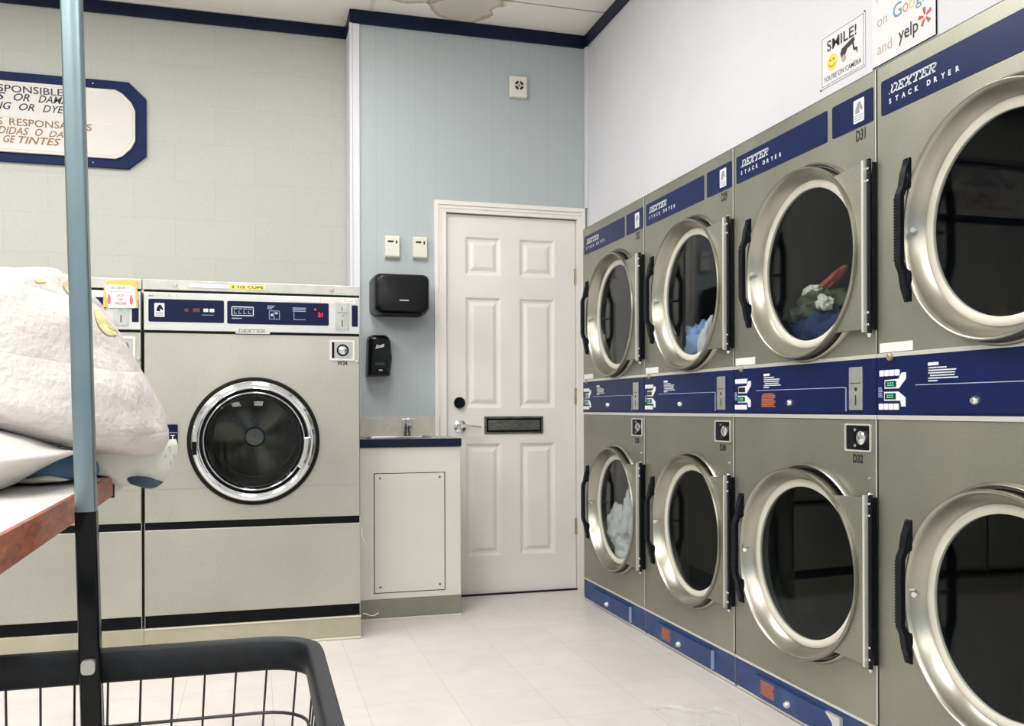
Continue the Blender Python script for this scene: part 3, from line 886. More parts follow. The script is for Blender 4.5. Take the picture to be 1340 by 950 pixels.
        # navy dispenser latch at the left of the door
        lt_ = MB().box(0.078, 0.137, -0.008, 0.0, 0.853, 0.968).build('soap_latch', 'navy_dark', t, bevel=0.002)
        MB().box(0.115, 0.119, -0.0095, -0.008, 0.892, 0.918).box(0.108, 0.126, -0.009, -0.008, 0.920, 0.923).box(0.08, 0.135, -0.009, -0.008, 0.884, 0.8855).box(0.08, 0.135, -0.009, -0.008, 0.932, 0.9335).build('latch_print', 'white_print', lt_)
    # door
    dr = MB().lathe([(0.277, 0.0), (0.278, -0.012), (0.272, -0.020), (0.262, -0.020), (0.256, -0.010), (0.256, 0.0)], cx, cz, 96, True)
    dm = MB().lathe([(0.263, -0.012), (0.262, -0.026), (0.256, -0.036), (0.246, -0.043), (0.236, -0.042), (0.228, -0.034), (0.224, -0.026)], cx, cz, 128)
    droot = dm.build('door', 'chrome', t, smooth=True, angle=60)
    dr.build('outer_gasket', 'rubber', droot, smooth=True)
    MB().lathe([(0.2245, -0.027), (0.222, -0.022), (0.217, -0.022), (0.2145, -0.030)], cx, cz, 128).build('ring_groove', 'rubber', droot, smooth=True)
    MB().lathe([(0.215, -0.028), (0.213, -0.040), (0.208, -0.046), (0.203, -0.040), (0.199, -0.028), (0.197, 0.0)], cx, cz, 128).build('inner_ring', 'chrome', droot, smooth=True, angle=60)
    MB().lathe([(0.199, -0.030), (0.16, -0.038), (0.10, -0.044), (0.05, -0.047), (0, -0.048)], cx, cz, 96).build('glass', 'washer_glass', droot, smooth=True)
    h = MB().prism([(cx + 0.232 * math.cos(a) , cz + 0.232 * math.sin(a)) for a in [R(-32 + 4 * i) for i in range(10)]] +
                   [(cx + 0.208 * math.cos(a), cz + 0.208 * math.sin(a)) for a in [R(4 - 4 * i) for i in range(10)]], -0.058, -0.030)
    h.build('door_handle', 'chrome', droot, bevel=0.006, seg=3, smooth=True)
    hh = MB().box(cx - 0.256, cx - 0.236, -0.047, -0.030, cz - 0.055, cz + 0.002)
    hh.build('hinge_block', 'black_gloss', droot, bevel=0.004)
    # tub: rubber bellows, drum, back plate with hub
    MB().lathe([(0.255, 0.004), (0.215, 0.03), (0.196, 0.06), (0.196, 0.10), (0.21, 0.11), (0.24, 0.12)], cx, cz, 72).build('bellows', 'rubber', t, smooth=True)
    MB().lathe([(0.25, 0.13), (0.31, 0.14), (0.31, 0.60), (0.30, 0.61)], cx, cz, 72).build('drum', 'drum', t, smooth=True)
    bk = MB()
    seg = 96
    prof = [0.05, 0.18, 0.235, 0.305]
    for a in range(len(prof) - 1):
        for i in range(seg):
            a0, a1 = 2 * PI * i / seg, 2 * PI * (i + 1) / seg
            def yy(rr, an):
                return 0.60 + 0.010 * math.cos(an * 3 + 0.5) * (1 if rr > 0.09 else 0.3)
            bk.face([bk.bm.verts.new((cx + rr * math.cos(an), yy(rr, an), cz + rr * math.sin(an))) for rr, an in
                     ((prof[a], a0), (prof[a + 1], a0), (prof[a + 1], a1), (prof[a], a1))])
    bmesh.ops.remove_doubles(bk.bm, verts=bk.bm.verts, dist=0.0005)
    bk.build('drum_back', 'drum_bright', t, smooth=True)
    MB().lathe([(0.196, 0.585), (0.200, 0.578), (0.205, 0.585)], cx, cz, 72, True).build('drum_flange', 'slot_steel', t, smooth=True)
    MB().lathe([(0, 0.565), (0.042, 0.568), (0.048, 0.575), (0.052, 0.605)], cx, cz, 48).lathe([(0, 0.560), (0.006, 0.560), (0.008, 0.567)], cx, cz, 12).build('hub', 'galvanized', t, smooth=True)
    return t


washer(-0.457, 'steel washing machine marked W34 with lit red display and round chrome door', True, 'W34')
lw = washer(-1.373, 'steel washing machine half hidden by the white bedding, an out of order card on it', False, None)

# out of order card hanging on the left washer
t = thing('out_of_order_card', (-0.545, 4.10, 1.46), 'yellow backed white SORRY OUT OF ORDER card taped to the left washer', 'card')
MB().prism([(-0.066, 0.0), (-0.062, 0.085), (-0.055, 0.093), (-0.038, 0.112), (0.066, 0.115), (0.070, 0.0), (0.05, -0.003)], -0.004, -0.001).build('backing', 'mustard', t)
MB().prism([(-0.045, -0.003), (-0.058, 0.088), (-0.042, 0.094), (0.046, 0.092), (0.058, 0.083), (0.062, 0.0)], -0.0065, -0.0045).build('sheet', 'label_white', t)
MB().text('SORRY', 0.002, 0.075, 0.013, -0.0065, width=0.072, bold=0.02, align='c').box(-0.044, 0.048, -0.007, -0.0065, 0.064, 0.066).build('lettering', 'grey_print', t)
rr_ = MB()
for k, s in enumerate(('OUT', 'OF', 'ORDER')):
    rr_.text(s, 0.002, 0.043 - 0.016 * k, 0.011, -0.0065, width=(0.030, 0.020, 0.052)[k], bold=0.03, align='c')
for x in (-0.042, 0.044):
    rr_.prism([(x - 0.005, 0.014), (x + 0.005, 0.012), (x + 0.007, 0.035), (x + 0.002, 0.055), (x - 0.003, 0.052), (x - 0.007, 0.034)], -0.007, -0.0065)
rr_.build('red_lettering', 'red_print', t)

# ------------------------------------------------------------------ dryers
FX, FY, DW = 1.703, 4.596, 0.80
DCX = 0.456


def dryer_door(t, cz, ajar, name_extra=None):
    """round dished door hinged on the viewer's side; built about its hinge line"""
    hx = 0.790
    cx = DCX - hx
    z = cz
    plate = MB()
    # dish: outer wall, rolled rim, inward cone
    plate.lathe([(0.292, -0.004), (0.299, -0.006), (0.303, -0.034), (0.3035, -0.040), (0.301, -0.045), (0.297, -0.0455), (0.293, -0.042), (0.289, -0.032), (0.282, -0.014), (0.2705, 0.003), (0.265, 0.008)], cx, z, 144)
    a0 = math.asin(0.235 / 0.290)
    arc = [(cx + 0.290 * math.cos(a0 - 2 * a0 * i / 24), z + 0.290 * math.sin(a0 - 2 * a0 * i / 24)) for i in range(25)]
    door_ = plate.build('door', 'dish_steel', t, smooth=True, loc=(hx, 0, 0), angle=50)
    door_.rotation_euler = (0, 0, ajar)
    arc2 = [(cx + 0.302 * math.cos(a), z + 0.302 * math.sin(a)) for a in [a0 * 0.94 - 2 * a0 * 0.94 * i / 24 for i in range(25)]]
    MB().prism(arc2 + [(-0.006, z - 0.236), (-0.006, z + 0.238)], -0.034, -0.020).build('hinge_plate', 'dryer_steel', door_, bevel=0.0015)
    # white inner gasket
    MB().lathe([(0.2670, 0.0055), (0.264, 0.003), (0.257, 0.002), (0.249, 0.0035), (0.243, 0.0065), (0.243, 0.016), (0.267, 0.016)], cx, z, 144, True).build('glass_gasket', 'gasket', door_, smooth=True, angle=50)
    MB().lathe([(0.0, 0.007), (0.12, 0.0072), (0.2445, 0.0085), (0.2445, 0.0125), (0, 0.012)], cx, z, 96).build('glass', 'dryer_glass', door_, smooth=True)
    # handle: pointed mounts, stepped out grip
    h = MB()
    hxc = 0.182 - hx
    zh = z + 0.010
    for s_ in (1, -1):
        h.prism([(-0.040, zh + s_ * 0.190), (-0.048, zh + s_ * 0.190), (-0.062, zh + s_ * 0.150), (-0.068, zh + s_ * 0.114), (-0.078, zh + s_ * 0.092), (-0.078, zh + s_ * 0.082), (-0.064, zh + s_ * 0.084), (-0.056, zh + s_ * 0.102), (-0.040, zh + s_ * 0.114)], hxc - 0.013, hxc + 0.009, 'x')
        h.prism([(hxc - 0.006, zh + s_ * 0.186), (hxc + 0.004, zh + s_ * 0.186), (hxc + 0.012, zh + s_ * 0.130), (hxc + 0.008, zh + s_ * 0.108), (hxc - 0.014, zh + s_ * 0.108), (hxc - 0.024, zh + s_ * 0.130)], -0.056, -0.042)
    h.box(hxc - 0.013, hxc + 0.010, -0.079, -0.064, zh - 0.086, zh + 0.086)
    for k in range(21):
        zz = zh - 0.080 + 0.008 * k
        h.box(hxc - 0.0145, hxc + 0.008, -0.0805, -0.068, zz - 0.0022, zz + 0.0022)
    h.build('handle', 'handle_black', door_, bevel=0.0012, seg=1)
    pg = MB().tube([(0.184 - hx, -0.020, z + 0.005), (0.200 - hx, -0.044, z + 0.006)], [0.0045, 0.004], 10)
    pg.tube([(0.198 - hx, -0.040, z + 0.006), (0.202 - hx, -0.047, z + 0.006)], 0.007, 10)
    pg.build('stop_peg', 'chrome', door_, smooth=True)
    # hinge: leaf, barrel, screws
    MB().box(-0.012, -0.0035, -0.037, -0.0205, z - 0.244, z + 0.246).build('hinge_leaf', 'bright_trim', door_, bevel=0.001)
    b = MB().cyl((0.002, -0.020, z - 0.248), (0.002, -0.020, z + 0.248), 0.0062, seg=14)
    b.build('hinge_barrel', 'handle_black', door_, smooth=True)
    MB().cyl((0.002, -0.020, z + 0.248), (0.002, -0.020, z + 0.253), 0.009, 0.005, seg=14).build('hinge_cap', 'chrome', door_, smooth=True)
    MB().cyl((0.002, -0.020, z - 0.258), (0.002, -0.020, z - 0.248), 0.004, 0.009, seg=14).build('hinge_cap', 'chrome', door_, smooth=True)
    for zz in (z - 0.222, z - 0.188, z + 0.188, z + 0.222):
        sc = MB(); bolt(sc, 0.002, -0.023, zz, 0.0045, 0.004); sc.build('hinge_screw', 'chrome', door_, smooth=True)
    # fixed side of the hinge and frame ring
    MB().box(hx + 0.0085, hx + 0.0098, -0.016, -0.0005, z - 0.238, z + 0.240).build('hinge_strip', 'black_gloss', t, bevel=0.001)
    MB().lathe([(0.282, 0.0), (0.284, -0.003), (0.300, -0.004), (0.300, 0.0)], DCX, z + 0.003, 96).build('door_seal', 'rubber', t, smooth=True)
    MB().lathe([(0.304, -0.0005), (0.305, -0.010), (0.310, -0.014), (0.315, -0.010), (0.318, -0.0005)], DCX + 0.004, z + 0.002, 128).build('frame_ring', 'dish_steel', t, smooth=True)
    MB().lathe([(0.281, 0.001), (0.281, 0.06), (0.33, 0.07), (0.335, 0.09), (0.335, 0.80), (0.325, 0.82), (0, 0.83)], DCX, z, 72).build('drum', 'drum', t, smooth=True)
    return door_


def dryer(i, label, upper_no, lower_no, orange_panel, orange_toe, ajar_low=0.0, torn=False, led=('top', 'low')):
    t = thing('stack_dryer', (FX, FY - DW * i, 0), label, 'clothes dryer', 'stacked steel tumble dryers along the right wall', rz=R(-90))
    x0, x1 = 0.002, 0.7985
    CZU, CZL = 1.490, 0.535
    c = MB()
    c.plate_hole(x0, x1, 1.184, 1.994, DCX, CZU, 0.2805, 0.0, 0.03, 96)
    c.plate_hole(x0, x1, 0.122, 0.996, DCX, CZL, 0.2805, 0.0, 0.03, 96)
    c.box(x0, x0 + 0.002, 0.0, 1.0, 0.02, 1.994); c.box(x1 - 0.002, x1, 0.0, 1.0, 0.02, 1.994)
    c.box(x0, x1, 0.0, 1.0, 1.992, 1.994); c.box(x0, x1, 0.998, 1.0, 0.02, 1.992)
    c.box(x0, x1, 0.02, 1.0, 1.05, 1.052)
    c.build('cabinet', 'dryer_steel', t)
    MB().box(0.7945, 0.7985, -0.003, 0.0, 0.128, 0.996).box(0.7955, 0.7985, -0.002, 0.0, 1.184, 1.992).build('edge_trim', 'bright_trim', t, bevel=0.001)
    MB().box(x0, x1, -0.004, 0.01, 0.997, 1.0095).build('trim_strip', 'bright_trim', t, bevel=0.001)
    MB().box(x0, x1, -0.004, 0.01, 1.172, 1.1835).build('trim_strip', 'bright_trim', t, bevel=0.001)
    MB().box(x0, x1, -0.004, 0.01, 0.113, 0.1215).build('trim_strip', 'bright_trim', t, bevel=0.001)
    # header
    hd = MB().rrect(0.022, 0.570, 1.852, 1.949, 0.006, -0.002, 0).build('header_panel', 'navy_enamel', t)
    MB().rrect(0.596, 0.786, 1.852, 1.949, 0.006, -0.002, 0).build('header_panel', 'navy_enamel', t)
    lt = MB().slab_word('DEXTER', 0.056, 1.905, 0.0215, -0.002, 0.175, 0.45, 0.2)
    for k, ch in enumerate('STACKDRYER'):
        lt.text(ch, 0.056 + 0.0255 * k + (0.020 if k > 4 else 0), 1.876, 0.0145, -0.002, bold=0.03)
    lt.build('lettering', 'white_print', hd)
    a, d = MB(), MB()
    horse_badge(a, d, 0.700, 1.866, 0.048, 0.068, -0.002)
    a.build('badge', 'white_print', hd); d.build('badge_print', 'grey_print', hd)
    if upper_no:
        MB().text(upper_no, 0.730, 1.811, 0.034, 0.0, width=0.044, bold=0.03, align='c').build('number_decal', 'black_print', t)
        MB().text(lower_no, 0.713, 0.868, 0.026, 0.0, width=0.046, bold=0.04, align='c').build('number_decal', 'black_print', t)
    MB().rrect(0.012, 0.145, 1.186, 1.212, 0.001, -0.0015, 0).build('blank_label', 'label_white', t)
    # control band
    cp = MB().box(x0, x1, -0.003, 0.01, 1.0095, 1.172).build('control_panel', 'navy_enamel', t, bevel=0.001)
    y = -0.003
    for k in range(4):
        MB().rrect(0.016 + 0.021 * k, 0.034 + 0.021 * k, 1.119, 1.136, 0.003, y - 0.003, y).build('button', 'white_key', cp)
        MB().rrect(0.013 + 0.021 * k, 0.031 + 0.021 * k, 1.025, 1.042, 0.003, y - 0.003, y).build('button', 'white_key', cp)
    fr = MB()
    fr.prism([(0.036, 1.108), (0.092, 1.110), (0.106, 1.127), (0.122, 1.127), (0.122, 1.110), (0.094, 1.084), (0.036, 1.084)], y - 0.0015, y)
    fr.build('display_frame', 'white_key', cp)
    fr = MB()
    fr.prism([(0.034, 1.075), (0.092, 1.075), (0.120, 1.058), (0.120, 1.034), (0.104, 1.034), (0.100, 1.050), (0.034, 1.050)], y - 0.0015, y)
    fr.build('display_frame', 'white_key', cp)
    MB().box(0.040, 0.084, y - 0.003, y - 0.0015, 1.088, 1.105).build('display', 'lcd', cp)
    MB().box(0.038, 0.082, y - 0.003, y - 0.0015, 1.054, 1.071).build('display', 'lcd', cp)
    if 'top' in led:
        MB().text('222', 0.062, 1.092, 0.009, y - 0.003, width=0.028, bold=0.02, align='c').build('digits', 'green_led', cp)
    if 'low' in led:
        MB().text('222', 0.060, 1.058, 0.009, y - 0.003, width=0.028, bold=0.02, align='c').build('digits', 'green_led', cp)
    pr = MB()
    for k in range(6):
        pr.box(0.008, 0.026 - 0.002 * (k % 3), y - 0.0005, y, 1.060 + 0.005 * k, 1.0625 + 0.005 * k)
    pr.build('small_print', 'pale_print', cp)
    tx = MB()
    tx.box(0.205, 0.243, y - 0.0006, y, 1.141, 1.149)
    for k, w_ in enumerate((0.066, 0.100, 0.096, 0.094, 0.106, 0.034)):
        z0 = 1.1335 - 0.0068 * k
        xx = 0.205 + (0.008 if k == 3 else 0)
        tx.box(0.205, 0.2085, y - 0.0006, y, z0 - 0.0005, z0 + 0.0038) if k != 3 else None
        while xx < 0.205 + w_:
            w2 = 0.004 + 0.006 * random.random()
            tx.box(xx, min(xx + w2, 0.205 + w_), y - 0.0006, y, z0, z0 + 0.0032)
            xx += w2 + 0.0012
    tx.build('instructions', 'white_print', cp)
    ld = MB().box(0.160, 0.664, y - 0.0035, y, 1.016, 1.091).build('coin_drawer', 'navy_enamel', cp, bevel=0.0015)
    MB().box(0.162, 0.664, y - 0.0042, y - 0.0032, 1.0905, 1.0925).box(0.6635, 0.6650, y - 0.0042, y, 1.02, 1.0915).build('drawer_edge', 'pale_print', ld)
    bolt_ = MB().lathe([(0, y - 0.016), (0.006, y - 0.016), (0.010, y - 0.012), (0.012, y - 0.0035)], 0.372, 1.048, 24)
    bolt_.build('drawer_lock', 'chrome', ld, smooth=True)
    if orange_panel:
        og = MB()
        for k in range(8):
            og.box(0.198 if k < 7 else 0.206, 0.284 - 0.01 * (k % 3 == 1), y - 0.0042, y - 0.0035, 1.034 + 0.006 * k, 1.0382 + 0.006 * k)
        og.build('orange_label', 'orange_print', ld)
    sl = MB().rrect(0.682, 0.742, 1.024, 1.150, 0.003, y - 0.006, y).build('coin_slot', 'slot_steel', cp, bevel=0.0015)
    MB().box(0.712, 0.716, y - 0.0066, y - 0.006, 1.038, 1.068).box(0.690, 0.735, y - 0.0066, y - 0.006, 1.102, 1.104).box(0.710, 0.720, y - 0.0066, y - 0.006, 1.080, 1.090).build('slit', 'black_print', sl)
    MB().lathe([(0, -0.013), (0.006, -0.013), (0.010, -0.010), (0.0115, -0.004)], 0.060, 1.172, 20).build('cam_lock', 'brass', t, smooth=True)
    # coin box pocket under the band
    lk = MB()
    ro, ri = rrect_pts(0.655, 0.775, 0.902, 0.984, 0.006, 3), rrect_pts(0.661, 0.770, 0.907, 0.979, 0.005, 3)
    A = [lk.bm.verts.new((p[0], -0.005, p[1])) for p in ro]; B = [lk.bm.verts.new((p[0], -0.005, p[1])) for p in ri]
    C_ = [lk.bm.verts.new((p[0], -0.0005, p[1])) for p in ri]; D_ = [lk.bm.verts.new((p[0], -0.0005, p[1])) for p in ro]
    for k in range(len(ro)):
        j = (k + 1) % len(ro)
        lk.face([A[k], A[j], B[j], B[k]]); lk.face([B[k], B[j], C_[j], C_[k]]); lk.face([D_[k], D_[j], A[j], A[k]])
    lock = lk.build('coin_box', 'bright_trim', t)
    MB().box(0.661, 0.770, -0.0015, -0.0005, 0.907, 0.979).build('pocket', 'handle_black', lock)
    MB().box(0.698, 0.768, -0.0032, -0.0015, 0.909, 0.977).build('lock_plate', 'black_plastic', lock)
    MB().lathe([(0, -0.018), (0.009, -0.018), (0.020, -0.011), (0.021, -0.003)], 0.738, 0.943, 28).lathe([(0, -0.008), (0.005, -0.008), (0.0055, -0.003)], 0.708, 0.966, 12).lathe([(0, -0.008), (0.005, -0.008), (0.0055, -0.003)], 0.708, 0.920, 12).build('key_cylinder', 'chrome', lock, smooth=True)
    sc = MB()
    bolt(sc, 0.765, -0.0, 0.826, 0.0045, 0.005)
    sc.build('front_screw', 'chrome', t, smooth=True)
    # toe section
    MB().box(x0, x1, 0.002, 0.01, 0.012, 0.113).build('toe_panel', 'navy_toe', t)
    MB().box(x0 + 0.01, x1 - 0.002, 0.0, 0.012, 0.004, 0.0115).build('toe_edge', 'bright_trim', t)
    ft = MB()
    for x in (0.04, 0.76):
        for yy in (0.04, 0.94):
            ft.cyl((x, yy, 0.0), (x, yy, 0.021), 0.016, seg=12)
    ft.build('levelling_feet', 'rubber', t)
    dz = MB()
    if torn:
        dz.prism([(0.150, 0.018), (0.585, 0.018), (0.585, 0.035), (0.602, 0.050), (0.595, 0.068), (0.560, 0.092), (0.150, 0.092)], -0.010, 0.002)
    else:
        dz.box(0.150, 0.634, -0.010, 0.002, 0.018, 0.092)
    toe = dz.build('lint_drawer', 'navy_toe', t, bevel=0.0012)
    if torn:
        MB().prism([(0.585, 0.018), (0.634, 0.018), (0.634, 0.092), (0.560, 0.092), (0.595, 0.068), (0.602, 0.050), (0.585, 0.035)], -0.010, 0.002).build('bare_corner', 'bright_trim', toe)
    else:
        MB().box(0.6335, 0.6355, -0.0105, 0.002, 0.018, 0.092).build('drawer_edge', 'pale_print', toe)
    MB().lathe([(0, -0.024), (0.007, -0.024), (0.011, -0.018), (0.012, -0.010)], 0.360, 0.048, 20).build('drawer_lock', 'bright_trim', toe, smooth=True)
    if orange_toe:
        og = MB()
        for k in range(7):
            og.box(0.190 + 0.003 * (k % 2), 0.276 - 0.01 * (k == 4), -0.0107, -0.010, 0.034 + 0.0072 * k, 0.039 + 0.0072 * k)
        og.build('orange_label', 'orange_print', toe)
    dryer_door(t, CZU, R(0.0))
    dryer_door(t, CZL, ajar_low)
    return t


dryer(0, 'steel stack dryer beside the white door, white towels in its lower drum', 'D27', 'D28', False, False)
dryer(1, 'steel stack dryer marked D29 and D30 with a blue towel in its upper drum', 'D29', 'D30', False, True, led=('low',))
dryer(2, 'steel stack dryer marked D31 and D32 with dark laundry above and its lower door ajar', 'D31', 'D32', True, True, R(3.2), True, led=('low',))
dryer(3, 'nearest steel stack dryer, cut by the right edge of the photo, both drums empty', None, None, False, False)

# laundry lying in the drums
def cloth(name, label, cat, group, c, rx, ry, rz, mat_, seed, nz=0.5, rot=0.0):
    o = MB().ball((0, 0, 0), rx, ry, rz, 40, 24, nz, 7.0, seed).build(name, mat_, smooth=True, angle=180)
    o.location = c; o.rotation_euler = (rot, 0, 0)
    tag(o, label, cat, group)
    return o

# upper drum of the second dryer (centre y = 3.304)
cloth('towel', 'light blue towel slumped in the upper drum of dryer D29', 'towel', None, (1.85, 3.51, 1.28), 0.07, 0.10, 0.12, 'towel_blue', 3.1, 0.55)
cloth('towel', 'white towel rolled against the glass beside the blue towel in dryer D29', 'towel', None, (1.80, 3.375, 1.30), 0.04, 0.04, 0.10, 'towel_white', 8.4, 0.3, R(20))
# lower drum of the first dryer (centre y = 4.104)
g = 'white towels in the lower drum of the dryer beside the door'
cloth('towel', 'white towel standing tallest against the glass in the lower drum beside the door', 'towel', g, (1.79, 4.15, 0.50), 0.045, 0.06, 0.13, 'towel_white', 1.3, 0.4)
cloth('towel', 'white towel heaped to the left in the lower drum beside the door', 'towel', g, (1.80, 4.345, 0.41), 0.05, 0.075, 0.11, 'towel_white', 5.3, 0.5)
cloth('towel', 'white towel lying lowest in the lower drum beside the door', 'towel', g, (1.80, 4.21, 0.305), 0.055, 0.10, 0.07, 'towel_white', 9.9, 0.5)
# upper drum of the third dryer (centre y = 2.504)
cloth('garment', 'navy blue garment at the bottom of the upper drum of D31', 'clothing', 'laundry in the upper drum of D31', (1.86, 2.63, 1.25), 0.085, 0.17, 0.11, 'navy_cloth', 2.2, 0.5)
cloth('garment', 'olive green garment on top of the heap in D31', 'clothing', 'laundry in the upper drum of D31', (1.88, 2.70, 1.39), 0.07, 0.10, 0.05, 'olive_cloth', 4.2, 0.6)
cloth('garment', 'dark grey garment at the left of the heap in D31', 'clothing', 'laundry in the upper drum of D31', (1.86, 2.79, 1.33), 0.05, 0.05, 0.06, 'dark_cloth', 6.2, 0.6)
cloth('garment', 'red garment sticking up from the heap in D31', 'clothing', 'laundry in the upper drum of D31', (1.86, 2.635, 1.452), 0.02, 0.085, 0.016, 'red_cloth', 7.2, 0.5, R(-28))
cloth('sock', 'cream sock folded over the top of the heap in D31', 'sock', 'laundry in the upper drum of D31', (1.83, 2.70, 1.432), 0.018, 0.045, 0.016, 'cream_cloth', 1.2, 0.5)
cloth('sock', 'cream sock at the right of the heap in D31', 'sock', 'laundry in the upper drum of D31', (1.80, 2.585, 1.378), 0.018, 0.035, 0.022, 'cream_cloth', 3.9, 0.6, R(20))

# ------------------------------------------------------------------ sink cabinet
t = thing('sink_cabinet', (0.0, 4.431, 0), 'cream sink cabinet with screwed access panel between washer and door', 'cabinet')
b = MB().box(0.474, 0.986, 0.0, 0.018, 0.100, 0.842).box(0.474, 0.492, 0.0185, 0.416, 0.100, 0.842).box(0.968, 0.986, 0.0185, 0.416, 0.100, 0.842).box(0.4925, 0.9675, 0.0185, 0.416, 0.100, 0.118)
b.build('body', 'cream', t, bevel=0.002)
MB().box(0.5565, 0.903, -0.004, 0.0, 0.133, 0.713).build('access_panel', 'cream', t, bevel=0.002)
pe = MB()
for q in ((0.553, 0.907, 0.7125, 0.7165), (0.553, 0.907, 0.1295, 0.1335), (0.553, 0.557, 0.13, 0.716), (0.903, 0.907, 0.13, 0.716)):
    pe.box(q[0], q[1], -0.0012, 0.0, q[2], q[3])
pe.build('panel_gap', 'black_plastic', t)
for x in (0.583, 0.879):
    for z in (0.160, 0.692):
        sc = MB(); bolt(sc, x, -0.004, z, 0.005, 0.002); sc.build('panel_screw', 'black_print', t)
MB().box(0.474, 0.988, -0.004, 0.41, 0.010, 0.0995).build('cove_base', 'cove', t, bevel=0.002)
MB().box(0.472, 0.989, -0.008, -0.0045, 0.0, 0.0098).build('caulk_line', 'caulk', t, bevel=0.002)
ct = thing('countertop', (0.0, 4.421, 0), 'speckled countertop with navy front edge and small sink on the cream cabinet', 'countertop')
cp_ = MB()
cp_.box(0.465, 0.987, 0.004, 0.10, 0.8435, 0.883).box(0.465, 0.987, 0.34, 0.426, 0.8435, 0.883).box(0.465, 0.54, 0.10, 0.34, 0.8435, 0.883).box(0.88, 0.987, 0.10, 0.34, 0.8435, 0.883)
cp_.build('top', 'counter', ct)
MB().box(0.464, 0.9885, -0.002, 0.0035, 0.8435, 0.8835).box(0.9872, 0.9885, 0.0035, 0.40, 0.8435, 0.8835).build('front_edge', 'navy_trim', ct, bevel=0.0015)
sk = MB()
def rring(z, i): return [(x, y, z) for x, y in rrect_pts(0.54 + i, 0.88 - i, 0.10 + i, 0.34 - i, 0.04, 5)]
rings = [rring(0.8835, -0.012), rring(0.889, -0.006), rring(0.887, 0.004), rring(0.80, 0.012), rring(0.76, 0.04)]
vr = [[sk.bm.verts.new(p) for p in r_] for r_ in rings]
for a, b_ in zip(vr[:-1], vr[1:]):
    for k in range(len(a)):
        j = (k + 1) % len(a)
        sk.face([a[k], a[j], b_[j], b_[k]])
sk.face(vr[-1])
sk.build('sink_bowl', 'chrome', ct, smooth=True)
MB().box(0.50, 0.972, 0.412, 0.4305, 0.8835, 0.987).build('backsplash', 'backsplash', ct, bevel=0.002)
fc = thing('faucet', (0.777, 4.79, 0.8832), 'small chrome faucet with cross handle behind the sink', 'faucet')
MB().tube([(0, 0, 0), (0, 0, 0.012), (0, 0, 0.03), (0, 0, 0.05), (0, 0, 0.066)], [0.020, 0.018, 0.014, 0.016, 0.012], 18).build('valve_body', 'slot_plate', fc, smooth=True)
MB().tube([(0, 0, 0.045), (0.004, -0.03, 0.062), (0.008, -0.065, 0.060), (0.010, -0.085, 0.042)], [0.010, 0.009, 0.008, 0.008], 14).build('spout', 'chrome', fc, smooth=True)
MB().cyl((0, 0, 0.066), (0, 0, 0.088), 0.006).tube([(-0.030, 0, 0.094), (0, 0, 0.092), (0.030, 0, 0.094)], [0.007, 0.006, 0.007], 12).tube([(0, -0.028, 0.094), (0, 0.028, 0.094)], 0.006, 12).build('cross_handle', 'chrome', fc, smooth=True)

# ------------------------------------------------------------------ things on the back wall
YB = 4.853
for k, (x0, x1, z0, z1, lb) in enumerate(((0.667, 0.744, 1.832, 1.956, 'beige thermostat box on blue wall, left of the pair above the towel dispenser'),
                                          (0.817, 0.894, 1.834, 1.958, 'beige thermostat box on blue wall, beside the door frame'))):
    t = thing('thermostat', ((x0 + x1) / 2, YB, z0), lb, 'thermostat', 'thermostats beside the door')
    w_ = (x1 - x0) / 2
    MB().prism([(0, 0.0), (-0.024, 0.010), (-0.028, 0.016), (-0.028, 0.118), (-0.022, 0.124), (0, 0.124)], -w_, w_, 'x').build('case', 'beige_plastic', t, bevel=0.002)
    MB().box(-w_ + 0.014, 0.006, -0.0288, -0.0278, 0.088, 0.098).box(0.018, 0.026, -0.0288, -0.0278, 0.082, 0.099).build('display', 'black_print', t)
t = thing('alarm_sounder', (1.409, YB, 2.758), 'small beige alarm sounder high on the blue wall above the door', 'alarm')
MB().box(-0.050, 0.050, -0.035, 0, 0.0, 0.116).build('case', 'beige_plastic', t, bevel=0.006, seg=3)
gr = MB()
for q in range(4):
    a0, a1 = R(90 * q + 12), R(90 * q + 78)
    pts = [(0.003 + 0.026 * math.cos(a0 + (a1 - a0) * i / 6), 0.064 + 0.026 * math.sin(a0 + (a1 - a0) * i / 6)) for i in range(7)] + \
          [(0.003 + 0.013 * math.cos(a1 - (a1 - a0) * i / 6), 0.064 + 0.013 * math.sin(a1 - (a1 - a0) * i / 6)) for i in range(7)]
    gr.prism(pts, -0.0362, -0.0352)
gr.build('grille', 'black_print', t)
MB().lathe([(0, -0.0365), (0.008, -0.0365), (0.009, -0.0352)], 0.003, 0.064, 16).build('grille_centre', 'grey_print', t)

t = thing('paper_towel_dispenser', (0.733, YB, 1.524), 'black paper towel dispenser with rounded corners on the blue wall', 'towel dispenser')
# rounded box that narrows a little towards the front
td = MB()
lay = []
for (yy, ins) in ((0, 0.0), (-0.13, 0.001), (-0.17, 0.004), (-0.188, 0.008), (-0.199, 0.014), (-0.205, 0.021), (-0.207, 0.028)):
    lay.append([td.bm.verts.new((p[0], yy, p[1])) for p in rrect_pts(-0.148 + ins, 0.148 - ins, 0.0 + ins * 0.8, 0.210 - ins * 0.8, 0.034, 6)])
for a, b_ in zip(lay[:-1], lay[1:]):
    for k in range(len(a)):
        j = (k + 1) % len(a)
        td.face([a[k], a[j], b_[j], b_[k]])
td.face(lay[0]); td.face(lay[-1])
td.build('case', 'towel_black', t, smooth=True, angle=30)
MB().rrect(-0.018, 0.030, 0.063, 0.070, 0.002, -0.2085, -0.207).build('maker_plate', 'slot_steel', t)
MB().box(-0.1, 0.1, -0.19, -0.05, -0.004, 0.002).build('outlet', 'rubber', t)

